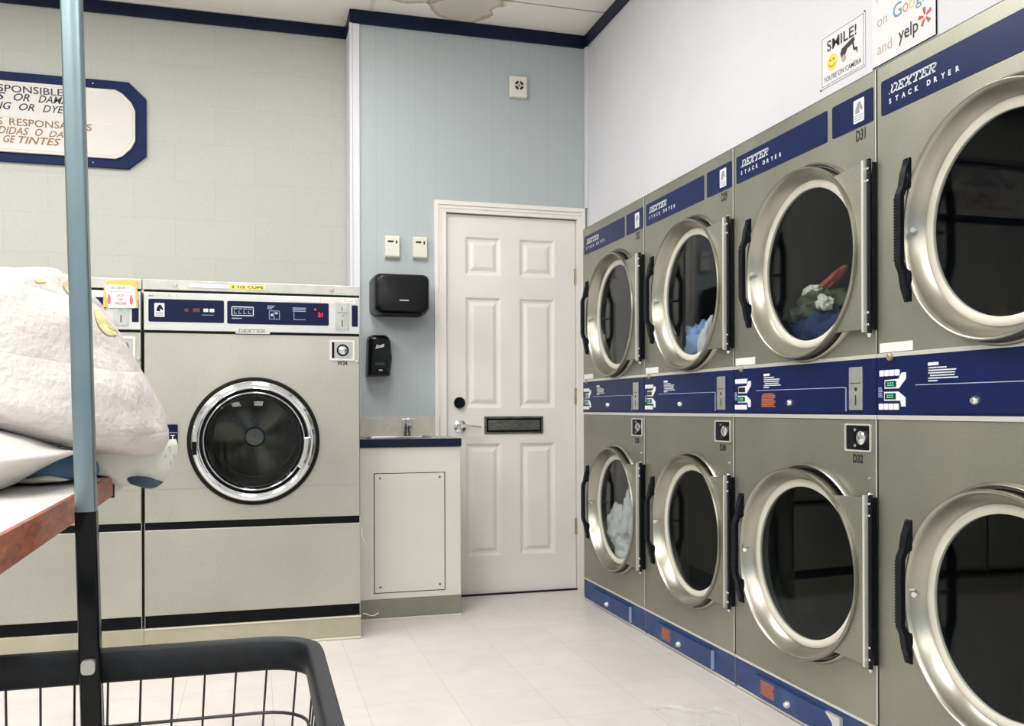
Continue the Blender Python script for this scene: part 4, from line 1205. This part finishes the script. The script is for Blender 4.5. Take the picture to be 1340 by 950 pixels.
t = thing('soap_dispenser', (0.628, YB, 1.200), 'black soap dispenser with white script lettering below the towel dispenser', 'soap dispenser')
sd = MB()
lay = []
for (yy, ins) in ((0, 0.0), (-0.065, 0.001), (-0.088, 0.008), (-0.098, 0.020)):
    pts = [(-0.066 + ins, 0.0 + ins), (0.058 - ins, 0.004 + ins), (0.070 - ins, 0.10), (0.060 - ins, 0.19), (0.050 - ins, 0.214 - ins), (0.03 - ins, 0.222 - ins), (-0.035 + ins, 0.222 - ins), (-0.054 + ins, 0.214 - ins), (-0.060 + ins, 0.19)]
    lay.append([sd.bm.verts.new((p[0], yy, p[1])) for p in pts])
for a, b_ in zip(lay[:-1], lay[1:]):
    for k in range(len(a)):
        j = (k + 1) % len(a)
        sd.face([a[k], a[j], b_[j], b_[k]])
sd.face(lay[0]); sd.face(lay[-1])
sd.build('case', 'black_gloss', t, bevel=0.004, seg=3, smooth=True)
MB().text('Scott', 0.0, 0.145, 0.020, -0.0985, width=0.046, shear=0.4, bold=0.035, align='c', slope=0.25).build('lettering', 'white_print', t)
MB().rrect(-0.026, 0.026, 0.058, 0.074, 0.004, -0.0995, -0.098).build('level_window', 'lcd', t)
MB().rrect(-0.022, 0.028, 0.012, 0.05, 0.008, -0.108, -0.098).build('push_bar', 'black_plastic', t, bevel=0.003)
MB().rrect(-0.008, 0.012, 0.030, 0.037, 0.003, -0.1087, -0.108).build('push_mark', 'galvanized', t)

# ------------------------------------------------------------------ sign on the block wall
t = thing('notice_sign', (-0.544, 5.079, 2.28), 'navy octagonal wall sign with white panel of English and Spanish notice lettering', 'sign')
L0 = -2.35
cut = 0.085
def octo(x0, x1, z0, z1, c): return [(x0 + c, z0), (x1 - c, z0), (x1, z0 + c * 0.85), (x1, z1 - c * 0.95), (x1 - c, z1), (x0 + c, z1), (x0, z1 - c * 0.95), (x0, z0 + c * 0.85)]
MB().prism(octo(L0, 0.0, 0.0, 0.450, cut), -0.020, -0.001).build('board', 'sign_navy', t, bevel=0.002)
def rocto(i):
    x1, z0, z1 = -0.052 - i, 0.044 + i, 0.400 - i
    x0 = L0 + 0.052 + i
    r = []
    for (cx, cz, sx, sz) in ((x1, z1, 1, 1), (x0, z1, -1, 1), (x0, z0, -1, -1), (x1, z0, 1, -1)):
        arc = [(cx - sx * 0.095, cz), (cx - sx * 0.062, cz - sz * 0.016), (cx - sx * 0.02, cz - sz * 0.058), (cx, cz - sz * 0.10)]
        r += arc[::-1] if sx * sz > 0 else arc
    return r
MB().prism(rocto(0), -0.034, -0.0205).build('panel', 'sign_white', t, bevel=0.003)
ln = MB()
rp = rocto(0.014)
for i in range(len(rp)):
    a, b_ = Vector(rp[i]), Vector(rp[(i + 1) % len(rp)])
    tt = (b_ - a).normalized(); n = Vector((-tt.y, tt.x)) * 0.001
    ln.prism([tuple(a - n), tuple(b_ - n), tuple(b_ + n), tuple(a + n)], -0.0347, -0.0342)
ln.box(-1.75, -0.135, -0.0347, -0.0342, 0.2175, 0.2195)
ln.build('ruled_line', 'brass', t)
SX = 0.544
navy = MB()
def words(mb, z, h_, items, shear=0.0, bold=0.01):
    for wd, xa, xb in items:
        mb.text(wd, xa, z, h_, -0.034, width=xb - xa, shear=shear, bold=bold)
words(navy, 0.343, 0.036, (('NOT', -0.92, -0.81), ('RESPONSIBLE', -0.755, -0.392)))
words(navy, 0.302, 0.038, (('FOR', -1.00, -0.91), ('LOSS', -0.83, -0.655), ('OR', -0.618, -0.545), ('DAMAGE', -0.506, -0.302)), 0.3, 0.013)
words(navy, 0.255, 0.037, (('FROM', -1.06, -0.96), ('BLEACHING', -0.91, -0.628), ('OR', -0.594, -0.524), ('DYEING', -0.486, -0.302)), 0.3, 0.013)
navy.build('lettering', 'navy_dark', t)
br_ = MB()
words(br_, 0.177, 0.036, (('NO', -0.93, -0.87), ('SOMOS', -0.84, -0.668), ('RESPONSABLES', -0.638, -0.259)), 0, 0.012)
words(br_, 0.132, 0.038, (('DE', -0.86, -0.80), ('PERDIDAS', -0.765, -0.550), ('O', -0.521, -0.486), ('DAÑOS', -0.458, -0.284)), 0.3, 0.012)
words(br_, 0.0895, 0.037, (('BLANQUEAR', -1.03, -0.77), ('O', -0.745, -0.71), ('GE', -0.665, -0.610), ('TINTES', -0.597, -0.405)), 0.3, 0.014)
M['brown_print'] = base_mat('brown_print', (0.22, 0.10, 0.03), 0.5)
br_.build('lettering', 'brown_print', t)
for x in (-0.255, -0.9, -1.6):
    for z in (0.021, 0.427):
        sc = MB(); bolt(sc, x, -0.020, z, 0.003, 0.002); sc.build('screw', 'bright_trim', t)

M['google_blue'] = base_mat('letter_blue', (0.10, 0.28, 0.52), 0.5)
M['google_orange'] = base_mat('letter_orange', (0.62, 0.28, 0.14), 0.5)
M['google_yellow'] = base_mat('letter_yellow', (0.70, 0.55, 0.22), 0.5)
M['google_green'] = base_mat('letter_green', (0.15, 0.42, 0.25), 0.5)
M['soft_grey'] = base_mat('soft_grey', (0.38, 0.38, 0.40), 0.5)
M['soft_rose'] = base_mat('soft_rose', (0.52, 0.34, 0.33), 0.5)
M['burst_red'] = base_mat('burst_red', (0.50, 0.06, 0.04), 0.5)
# ------------------------------------------------------------------ signs on the right wall
t = thing('camera_notice', (1.817, 2.619, 2.087), 'white SMILE notice with yellow face and camera on the wall above D31', 'sign', rz=R(-90))
MB().rrect(0, 0.226, 0, 0.170, 0.006, -0.003, -0.0005).build('card', 'paper', t)
e = MB()
for q in ((0.006, 0.220, 0.164, 0.1653), (0.006, 0.220, 0.005, 0.0063), (0.006, 0.0073, 0.005, 0.165), (0.2187, 0.220, 0.005, 0.165)):
    e.box(q[0], q[1], -0.0036, -0.003, q[2], q[3])
e.text('SMILE!', 0.034, 0.113, 0.035, -0.003, width=0.152, bold=0.016)
e.text("YOU'RE ON CAMERA", 0.017, 0.017, 0.017, -0.003, width=0.192, bold=0.004)
# camera: hood, body, lens, bracket
e.prism([(0.104, 0.083), (0.112, 0.096), (0.172, 0.112), (0.178, 0.100), (0.170, 0.093), (0.140, 0.086), (0.130, 0.072), (0.110, 0.066)], -0.0036, -0.003)
e.prism([(0.165, 0.092), (0.170, 0.070), (0.186, 0.064), (0.186, 0.056), (0.190, 0.056), (0.190, 0.074), (0.176, 0.076), (0.172, 0.094)], -0.0036, -0.003)
e.build('lettering', 'black_print', t)
MB().lathe([(0, -0.0042), (0.011, -0.0042), (0.011, -0.003)], 0.122, 0.062, 24).build('lens', 'soft_rose', t)
sf = MB().lathe([(0, -0.0036), (0.027, -0.0036), (0.027, -0.003)], 0.061, 0.072, 40).build('smiley', 'yellow', t)
fa = MB().lathe([(0, -0.0042), (0.0032, -0.0042), (0.0032, -0.0036)], 0.052, 0.080, 10).lathe([(0, -0.0042), (0.0032, -0.0042), (0.0032, -0.0036)], 0.070, 0.080, 10)
for i in range(10):
    a0, a1 = R(205 + 13 * i), R(205 + 13 * (i + 1))
    fa.prism([(0.061 + 0.017 * math.cos(a0), 0.074 + 0.017 * math.sin(a0)), (0.061 + 0.017 * math.cos(a1), 0.074 + 0.017 * math.sin(a1)),
              (0.061 + 0.0150 * math.cos(a1), 0.074 + 0.0150 * math.sin(a1)), (0.061 + 0.0150 * math.cos(a0), 0.074 + 0.0150 * math.sin(a0))], -0.0042, -0.0036)
fa.build('face_marks', 'black_print', sf)
for x, z in ((-0.001, -0.001), (0.225, 0.169)):
    sc = MB(); bolt(sc, x, -0.003, z, 0.003, 0.002); sc.build('pin', 'black_print', t)

t = thing('review_notice', (1.817, 2.358, 2.064), 'tall white review notice with coloured lettering on the wall above the nearest dryer', 'sign', rz=R(-90))
MB().rrect(0, 0.268, 0, 0.345, 0.002, -0.003, -0.0005).build('card', 'paper', t)
MB().box(0.2682, 0.2705, -0.004, -0.0005, 0, 0.345).box(0, 0.268, -0.004, -0.0005, -0.0022, -0.0003).build('card_edge', 'black_plastic', t)
k = MB().text('Please', 0.020, 0.192, 0.036, -0.003, width=0.130, bold=-0.008)
k.text('on', 0.024, 0.115, 0.022, -0.003, width=0.044, bold=-0.004)
k.build('lettering', 'soft_grey', t)
MB().text('and', 0.024, 0.032, 0.033, -0.003, width=0.064, bold=-0.006).build('lettering', 'soft_rose', t)
MB().text('yelp', 0.117, 0.024, 0.052, -0.003, width=0.082, bold=0.012).build('lettering', 'black_print', t)
for ch, x, z, h_, w_, mt in (('G', 0.094, 0.112, 0.042, 0.037, 'google_blue'), ('o', 0.135, 0.112, 0.027, 0.024, 'google_orange'), ('o', 0.162, 0.112, 0.027, 0.024, 'google_yellow'),
                             ('g', 0.189, 0.101, 0.038, 0.024, 'google_blue'), ('l', 0.217, 0.112, 0.042, 0.005, 'google_green'), ('e', 0.226, 0.112, 0.027, 0.024, 'google_orange')):
    MB().text(ch, x, z, h_, -0.003, width=w_, bold=0.004).build('lettering', mt, t)
bs = MB()
for a in (100, 172, 244, 316, 28):
    c0, s0 = math.cos(R(a)), math.sin(R(a))
    X, Z = 0.226, 0.067
    n0, n1 = Vector((-s0, c0)), Vector((c0, s0))
    P = [Vector((X, Z)) + n1 * 0.006 - n0 * 0.003, Vector((X, Z)) + n1 * 0.026 - n0 * 0.007, Vector((X, Z)) + n1 * 0.028 + n0 * 0.005, Vector((X, Z)) + n1 * 0.006 + n0 * 0.003]
    bs.prism([tuple(p) for p in P], -0.0036, -0.003)
bs.build('burst_mark', 'burst_red', t)

# ------------------------------------------------------------------ folding tables
t = thing('folding_table', (-0.60, 1.25, 0), 'white topped folding table with reddish wood edge at the left', 'table')
MB().box(-0.45, 0.335, -0.85, 0.575, 0.874, 0.909).build('tabletop', 'table_white', t)
MB().prism([(0.3655, -0.85), (0.3705, -0.85), (0.344, 0.575), (0.336, 0.575)], 0.872, 0.9095, 'z').build('wood_edge', 'wood', t)
MB().prism([(0.336, -0.85), (0.365, -0.85), (0.336, 0.575)], 0.8735, 0.9092, 'z').build('top_margin', 'table_white', t)
MB().box(-0.45, 0.345, 0.5765, 0.590, 0.868, 0.9135).build('end_trim', 'black_plastic', t)
for x in (-0.40, -0.10):
    for y in (-0.75, 0.50):
        MB().box(x - 0.02, x + 0.02, y - 0.02, y + 0.02, 0, 0.8735).build('leg', 'steel_tube', t, bevel=0.003)
t = thing('folding_table', (-0.60, 2.05, 0), 'second white folding table with pale edge under the far end of the bedding', 'table')
MB().box(-0.45, 0.333, -0.208, 0.42, 0.8745, 0.909).build('tabletop', 'table_white', t)
MB().box(0.3335, 0.338, -0.208, 0.42, 0.872, 0.9095).build('pale_edge', 'frame_white', t)
for x in (-0.40, -0.10):
    for y in (-0.15, 0.36):
        MB().box(x - 0.02, x + 0.02, y - 0.02, y + 0.02, 0, 0.874).build('leg', 'steel_tube', t, bevel=0.003)


# ------------------------------------------------------------------ bedding
def smooth_outline(pts, n):
    """closed Catmull-Rom through the points, n samples by arc length"""
    P = [Vector(p) for p in pts]
    dense = []
    m_ = len(P)
    for i in range(m_):
        p0, p1, p2, p3 = P[(i - 1) % m_], P[i], P[(i + 1) % m_], P[(i + 2) % m_]
        for k in range(12):
            s = k / 12
            dense.append(0.5 * ((2 * p1) + (-p0 + p2) * s + (2 * p0 - 5 * p1 + 4 * p2 - p3) * s * s + (-p0 + 3 * p1 - 3 * p2 + p3) * s ** 3))
    L = [0]
    for i in range(len(dense)):
        L.append(L[-1] + (dense[(i + 1) % len(dense)] - dense[i]).length)
    out = []
    j = 0
    for k in range(n):
        d = L[-1] * k / n
        while L[j + 1] < d:
            j += 1
        f = (d - L[j]) / max(1e-9, L[j + 1] - L[j])
        out.append(dense[j].lerp(dense[(j + 1) % len(dense)], f))
    return out


def puffy(outline, yc, T, centre, floor_z=None, n=120, layers=44, power=0.42, nz=0.01, ns=7.0, seed=0.0, lean=0.0, fold=0.0):
    """soft body whose middle slice is the outline (x, z); thickness +-T along y"""
    mb = MB()
    pts = smooth_outline(outline, n)
    c = Vector(centre)
    rows = []
    for i in range(1, layers):
        v = -1 + 2 * i / layers
        sc_ = max(0.0, 1 - abs(v) ** 2.4) ** power
        y = yc + T * v
        row = []
        for p in pts:
            q = c + (p - c) * sc_
            co = Vector((q.x + lean * v, y, q.y))
            d = Vector((p.x - c.x, v * 0.3, p.y - c.y)).normalized()
            s_ = noise.noise(Vector((co.x * ns, co.y * ns, co.z * ns * 1.3)) + Vector((seed, seed, seed)))
            s2 = noise.noise(Vector((co.x * ns * 2.7, co.y * ns * 2.7, co.z * ns * 3.5)) + Vector((seed, 0, 0)))
            # long creases running down to the left
            ph = (co.z * 1.0 - co.x * 0.75 + 0.5 * co.y) * 42 + 5 * s_
            cr = fold * (abs(math.sin(ph)) ** 0.5 - 0.6) * (0.5 + 0.5 * s2)
            co += d * (nz * s_ + nz * 0.4 * s2 + cr)
            if floor_z is not None:
                co.z = max(co.z, floor_z + 0.0006 * (1 + s2))
            if floor_z is None and co.x < -0.255:
                co.z = max(co.z, 0.9142)
            row.append(mb.bm.verts.new(co))
        rows.append(row)
    for a, b_ in zip(rows[:-1], rows[1:]):
        for k in range(n):
            j = (k + 1) % n
            mb.face([a[k], a[j], b_[j], b_[k]])
    for row, y in ((rows[0], yc - T), (rows[-1], yc + T)):
        q = mb.bm.verts.new((c.x - (lean if row is rows[0] else -lean), y, max(c.y, (floor_z or -9) + 0.002)))
        for k in range(n):
            mb.face([row[k], row[(k + 1) % n], q])
    return mb


# comforter: outline at y = 1.85
comf = [(-1.02, 1.14), (-0.98, 1.245), (-0.80, 1.275), (-0.60, 1.272), (-0.449, 1.277), (-0.373, 1.282), (-0.330, 1.280), (-0.300, 1.240), (-0.256, 1.187), (-0.218, 1.118),
        (-0.189, 1.058), (-0.170, 1.005), (-0.166, 0.978), (-0.183, 0.950), (-0.230, 0.950), (-0.29, 0.957), (-0.325, 0.970), (-0.387, 0.999), (-0.47, 1.012), (-0.60, 1.00), (-0.80, 0.98), (-0.96, 1.0)]
o = puffy(comf, 1.85, 0.40, (-0.52, 1.10), 0.93, 150, 56, 0.40, 0.016, 6.0, 2.0, 0.0, 0.006).build('comforter', 'comforter', smooth=True, angle=180)
tag(o, 'large puffed white comforter heaped on top of the bedding on the folding table', 'comforter')
# printed sprigs on the comforter are built as thin patches lying on its ridge
dg = bpy.context.evaluated_depsgraph_get(); dg.update()
def patch(outline, lift=0.002):
    """small cloth patch cast along y onto the comforter (x, z) outline"""
    mb = MB()
    pts = smooth_outline(outline, 26)
    c = sum(pts, Vector((0, 0))) / len(pts)
    rings_ = []
    for f in (1.0, 0.66, 0.33):
        row = []
        for p in pts:
            q = c + (p - c) * f
            hit, loc, nor, _ = o.ray_cast(Vector((q.x * 0.55, 1.0, 1.033 + (q.y - 1.033) * 0.55)), Vector((q.x * 0.45, 0.85, (q.y - 1.033) * 0.45)).normalized())
            row.append(mb.bm.verts.new(loc + nor * lift) if hit else None)
        rings_.append(row)
    hit, loc, nor, _ = o.ray_cast(Vector((c.x * 0.55, 1.0, 1.033 + (c.y - 1.033) * 0.55)), Vector((c.x * 0.45, 0.85, (c.y - 1.033) * 0.45)).normalized())
    cv = mb.bm.verts.new(loc + nor * lift) if hit else None
    n = len(pts)
    for a, b_ in zip(rings_[:-1], rings_[1:]):
        for k in range(n):
            q = [a[k], a[(k + 1) % n], b_[(k + 1) % n], b_[k]]
            if all(q): mb.face(q)
    for k in range(n):
        q = [rings_[-1][k], rings_[-1][(k + 1) % n], cv]
        if all(q): mb.face(q)
    return mb
M['sprig'] = noise_mat('sprig_print', (0.62, 0.60, 0.22), (0.74, 0.71, 0.42), 60, 0.9)
for out in ([(-0.345, 1.268), (-0.33, 1.270), (-0.305, 1.240), (-0.300, 1.225), (-0.318, 1.232), (-0.338, 1.250)],
            [(-0.292, 1.222), (-0.283, 1.218), (-0.262, 1.190), (-0.250, 1.176), (-0.268, 1.172), (-0.285, 1.19)],
            [(-0.392, 1.272), (-0.378, 1.274), (-0.374, 1.268), (-0.388, 1.266)]):
    patch(out).build('printed_sprig', 'sprig', o)

# white quilt folded at the front left, under the comforter
q1 = [(-0.80, 0.99), (-0.55, 1.0), (-0.397, 1.003), (-0.345, 0.992), (-0.300, 0.972), (-0.272, 0.966), (-0.305, 0.950), (-0.345, 0.926), (-0.385, 0.914), (-0.60, 0.914), (-0.82, 0.93)]
tag(puffy(q1, 1.52, 0.17, (-0.48, 0.955), 0.9135, 110, 30, 0.38, 0.008, 9.0, 5.0, 0.0, 0.002).build('quilt', 'quilt', smooth=True, angle=180),
    'white folded quilt at the near end of the table, below the comforter', 'quilt')
# blue garment between quilt and lower blanket
q2 = [(-0.52, 0.925), (-0.42, 0.955), (-0.36, 0.962), (-0.31, 0.965), (-0.272, 0.952), (-0.262, 0.925), (-0.29, 0.915), (-0.40, 0.914), (-0.5, 0.914)]
tag(puffy(q2, 1.69, 0.09, (-0.39, 0.935), 0.9135, 90, 24, 0.4, 0.006, 14.0, 8.0, 0.0, 0.002).build('blue_garment', 'blue_denim', smooth=True, angle=180),
    'blue garment squeezed between the folded quilt and the lower blanket', 'clothing')
q3 = [(-0.375, 0.918), (-0.345, 0.926), (-0.318, 0.928), (-0.295, 0.917), (-0.33, 0.9135), (-0.36, 0.9135)]
tag(puffy(q3, 1.635, 0.04, (-0.335, 0.92), 0.9133, 60, 14, 0.5, 0.003, 20.0, 3.0).build('cream_sock', 'cream_cloth', smooth=True, angle=180),
    'pale cream sock end lying on the table in front of the blue garment', 'sock')
# lower blanket with overhanging corner
q4 = [(-0.95, 0.93), (-0.80, 0.955), (-0.45, 0.958), (-0.29, 0.952), (-0.22, 0.948), (-0.175, 0.962), (-0.158, 0.972), (-0.152, 0.950), (-0.155, 0.915), (-0.172, 0.893), (-0.186, 0.884), (-0.200, 0.896), (-0.232, 0.915), (-0.30, 0.9145), (-0.8, 0.9145)]
bl = puffy(q4, 1.95, 0.19, (-0.50, 0.935), None, 130, 34, 0.30, 0.004, 12.0, 11.0, 0.0, 0.001).build('blanket', 'mint_fabric', smooth=True, angle=180)
tag(bl, 'pale flat blanket lowest in the bedding pile, its corner hanging over the table edge', 'blanket')
ml = MB()
for (x, z, a) in ((-0.176, 0.938, 60), (-0.168, 0.948, 50), (-0.166, 0.925, 100), (-0.160, 0.937, 95), (-0.170, 0.955, 45)):
    c0, s0 = math.cos(R(a)) * 0.004, math.sin(R(a)) * 0.004
    hit, loc, nor, _ = bl.ray_cast(Vector((x * 0.5, 0.975, 1.033 + (z - 1.033) * 0.5)), Vector((x * 0.5, 0.975, (z - 1.033) * 0.5)).normalized())
    if hit:
        ml.tube([loc + nor * 0.001 + Vector((-c0, 0, -s0)), loc + nor * 0.0012, loc + nor * 0.001 + Vector((c0, 0, s0))], 0.0011, 6)
ml.build('printed_marks', 'pale_print', bl)
q5 = [(-0.245, 0.912), (-0.225, 0.914), (-0.195, 0.906), (-0.182, 0.896), (-0.176, 0.888), (-0.190, 0.880), (-0.21, 0.884), (-0.235, 0.894)]
puffy(q5, 1.90, 0.10, (-0.21, 0.898), None, 60, 18, 0.4, 0.002, 20.0, 4.0).build('blue_lining', 'lining', bl, smooth=True, angle=180)

# ------------------------------------------------------------------ laundry cart
t = thing('laundry_cart', (-0.205, 1.0, 0), 'wire laundry cart with black rim and tall square hanging pole', 'laundry cart')
LX0, LX1, LY0, LY1 = -0.29, 0.290, -0.33, 0.285     # rim outer outline relative to the cart
def rim_outline(ins, r, n=8):
    return rrect_pts(LX0 + ins, LX1 - ins, LY0 + ins, LY1 - ins, r, n)
rm = MB()
prof = [(0.0, -0.038), (0.0, -0.006), (0.003, 0.0), (0.017, 0.001), (0.021, -0.003), (0.022, -0.038), (0.018, -0.042), (0.004, -0.042)]
loops = []
for ins, dz in prof:
    loops.append([rm.bm.verts.new((x, y, 0.722 + dz)) for x, y in rim_outline(ins, 0.075 - ins)])
for k in range(len(loops)):
    a, b_ = loops[k], loops[(k + 1) % len(loops)]
    for i in range(len(a)):
        j = (i + 1) % len(a)
        rm.face([a[i], a[j], b_[j], b_[i]])
rm.build('rim', 'rim', t, smooth=True, angle=50)
# basket wires: uprights each own line, hoops; narrower at the bottom
def taper(x, y, z):
    f = 1 - 0.14 * (0.68 - z) / 0.42
    return (x * f, y * f, z)
wi = MB()
IX0, IX1, IY0, IY1 = LX0 + 0.012, LX1 - 0.012, LY0 + 0.012, LY1 - 0.012
nx = 14
for k in range(nx):
    x = IX0 + (IX1 - IX0) * (k + 0.5) / nx
    wi.tube([taper(x, IY1, 0.68), taper(x, IY1, 0.262), taper(x, IY0, 0.262), taper(x, IY0, 0.68)], 0.0016, 6)
ny = 14
for k in range(1, ny):
    y = IY0 + (IY1 - IY0) * k / ny
    wi.tube([taper(IX0, y, 0.68), taper(IX0, y, 0.26), taper(IX1, y, 0.26), taper(IX1, y, 0.68)], 0.0016, 6)
wi.build('basket_wires', 'wire', t, smooth=True)
hp = MB()
for z in (0.624, 0.56, 0.49, 0.42, 0.35, 0.28):
    f = 1 - 0.14 * (0.68 - z) / 0.42
    hp.tube([(x * f, y * f, z) for x, y in rrect_pts(IX0 + 0.003, IX1 - 0.003, IY0 + 0.003, IY1 - 0.003, 0.06, 6)], 0.0022, 6, closed=True)
hp.build('basket_hoops', 'wire', t, smooth=True)
# pole: square chrome tube, slightly leaning, its lower length coloured black
def pole_seg(z0, z1, hw, mat_, name, d0=0.0):
    mb = MB()
    lean = math.tan(R(-1.35))
    r0 = rrect_pts(-hw, hw, -hw, hw, hw * 0.35, 3)
    px, py = 0.004, 0.243
    A = [mb.bm.verts.new((px + x + lean * (z0 - 0.72), py + y, z0)) for x, y in r0]
    B = [mb.bm.verts.new((px + x + lean * (z1 - 0.72), py + y, z1)) for x, y in r0]
    for i in range(len(A)):
        j = (i + 1) % len(A)
        mb.face([A[i], A[j], B[j], B[i]])
    mb.face(A); mb.face(B)
    return mb.build(name, mat_, t, smooth=True, angle=30)
pole_seg(0.905, 1.86, 0.0120, 'chrome_soft', 'pole')
pole_seg(0.16, 0.905, 0.0125, 'black_gloss', 'pole_lower')
MB().rrect(-0.004, 0.012, 0.704, 0.722, 0.005, 0.222, 0.232).build('pole_bolt', 'slot_steel', t, smooth=True)
MB().cyl((-0.24, 0.243, 1.86), (0.24, 0.243, 1.86), 0.012, seg=16).build('hanging_bar', 'chrome_soft', t, smooth=True)
fr_ = MB()
fr_.tube([(x, y, 0.145) for x, y in rrect_pts(-0.24, 0.24, -0.27, 0.255, 0.04, 4)], 0.011, 10, closed=True)
for x in (-0.235, 0.235):
    for y in (-0.25, 0.235):
        fr_.tube([(x, y, 0.145), (x * 1.0, y * 1.0, 0.262)], 0.009, 10)
fr_.build('base_frame', 'steel_tube', t, smooth=True)
for x in (-0.235, 0.235):
    for y in (-0.25, 0.235):
        cs_ = MB().cyl((x, y, 0.145), (x, y, 0.10), 0.008, seg=12).box(x - 0.018, x - 0.014, y - 0.02, y + 0.02, 0.045, 0.11).box(x + 0.014, x + 0.018, y - 0.02, y + 0.02, 0.045, 0.11).box(x - 0.018, x + 0.018, y - 0.02, y + 0.02, 0.10, 0.11)
        ca = cs_.build('caster', 'slot_steel', t)
        MB().cyl((x - 0.012, y, 0.0505), (x + 0.012, y, 0.0505), 0.0495, seg=28).build('wheel', 'rubber', ca, bevel=0.004)

# ------------------------------------------------------------------ litter and threads
fl = MB()
random.seed(3)
grid = [[None] * 9 for _ in range(13)]
for i in range(13):
    for j in range(9):
        u, v = i / 12, j / 8
        x = -0.11 + 0.22 * u + 0.02 * math.sin(v * 5)
        y = 0.13 - 0.24 * v - 0.09 * u + 0.02 * math.sin(u * 7)
        z = 0.002 + 0.010 * abs(noise.noise(Vector((u * 5, v * 5, 1.3)))) + 0.010 * abs(noise.noise(Vector((u * 11, v * 9, 4.3))))
        grid[i][j] = fl.bm.verts.new((x, y, z))
for i in range(12):
    for j in range(8):
        fl.face([grid[i][j], grid[i + 1][j], grid[i + 1][j + 1], grid[i][j + 1]])
o = fl.build('plastic_bag', 'film', smooth=True, angle=180)
o.location = (1.405, 2.74, 0.0)
tag(o, 'crumpled clear plastic bag lying on the floor tiles beside the dryers', 'plastic bag')
o = MB().tube([(0.4625, 4.094, 0.113), (0.470, 4.090, 0.113), (0.490, 4.088, 0.104), (0.51, 4.085, 0.102), (0.530, 4.085, 0.114)], 0.0011, 6).build('loose_thread', 'thread', smooth=True)
tag(o, 'white thread sticking out from the foot of washer W34 toward the cabinet', 'thread')
o = MB().tube([(0.4575, 4.100, 0.495), (0.4585, 4.097, 0.47), (0.466, 4.094, 0.44), (0.476, 4.092, 0.425)], 0.0011, 6).build('loose_thread', 'thread', smooth=True)
tag(o, 'white thread hanging from the right side of washer W34 above the foot', 'thread')
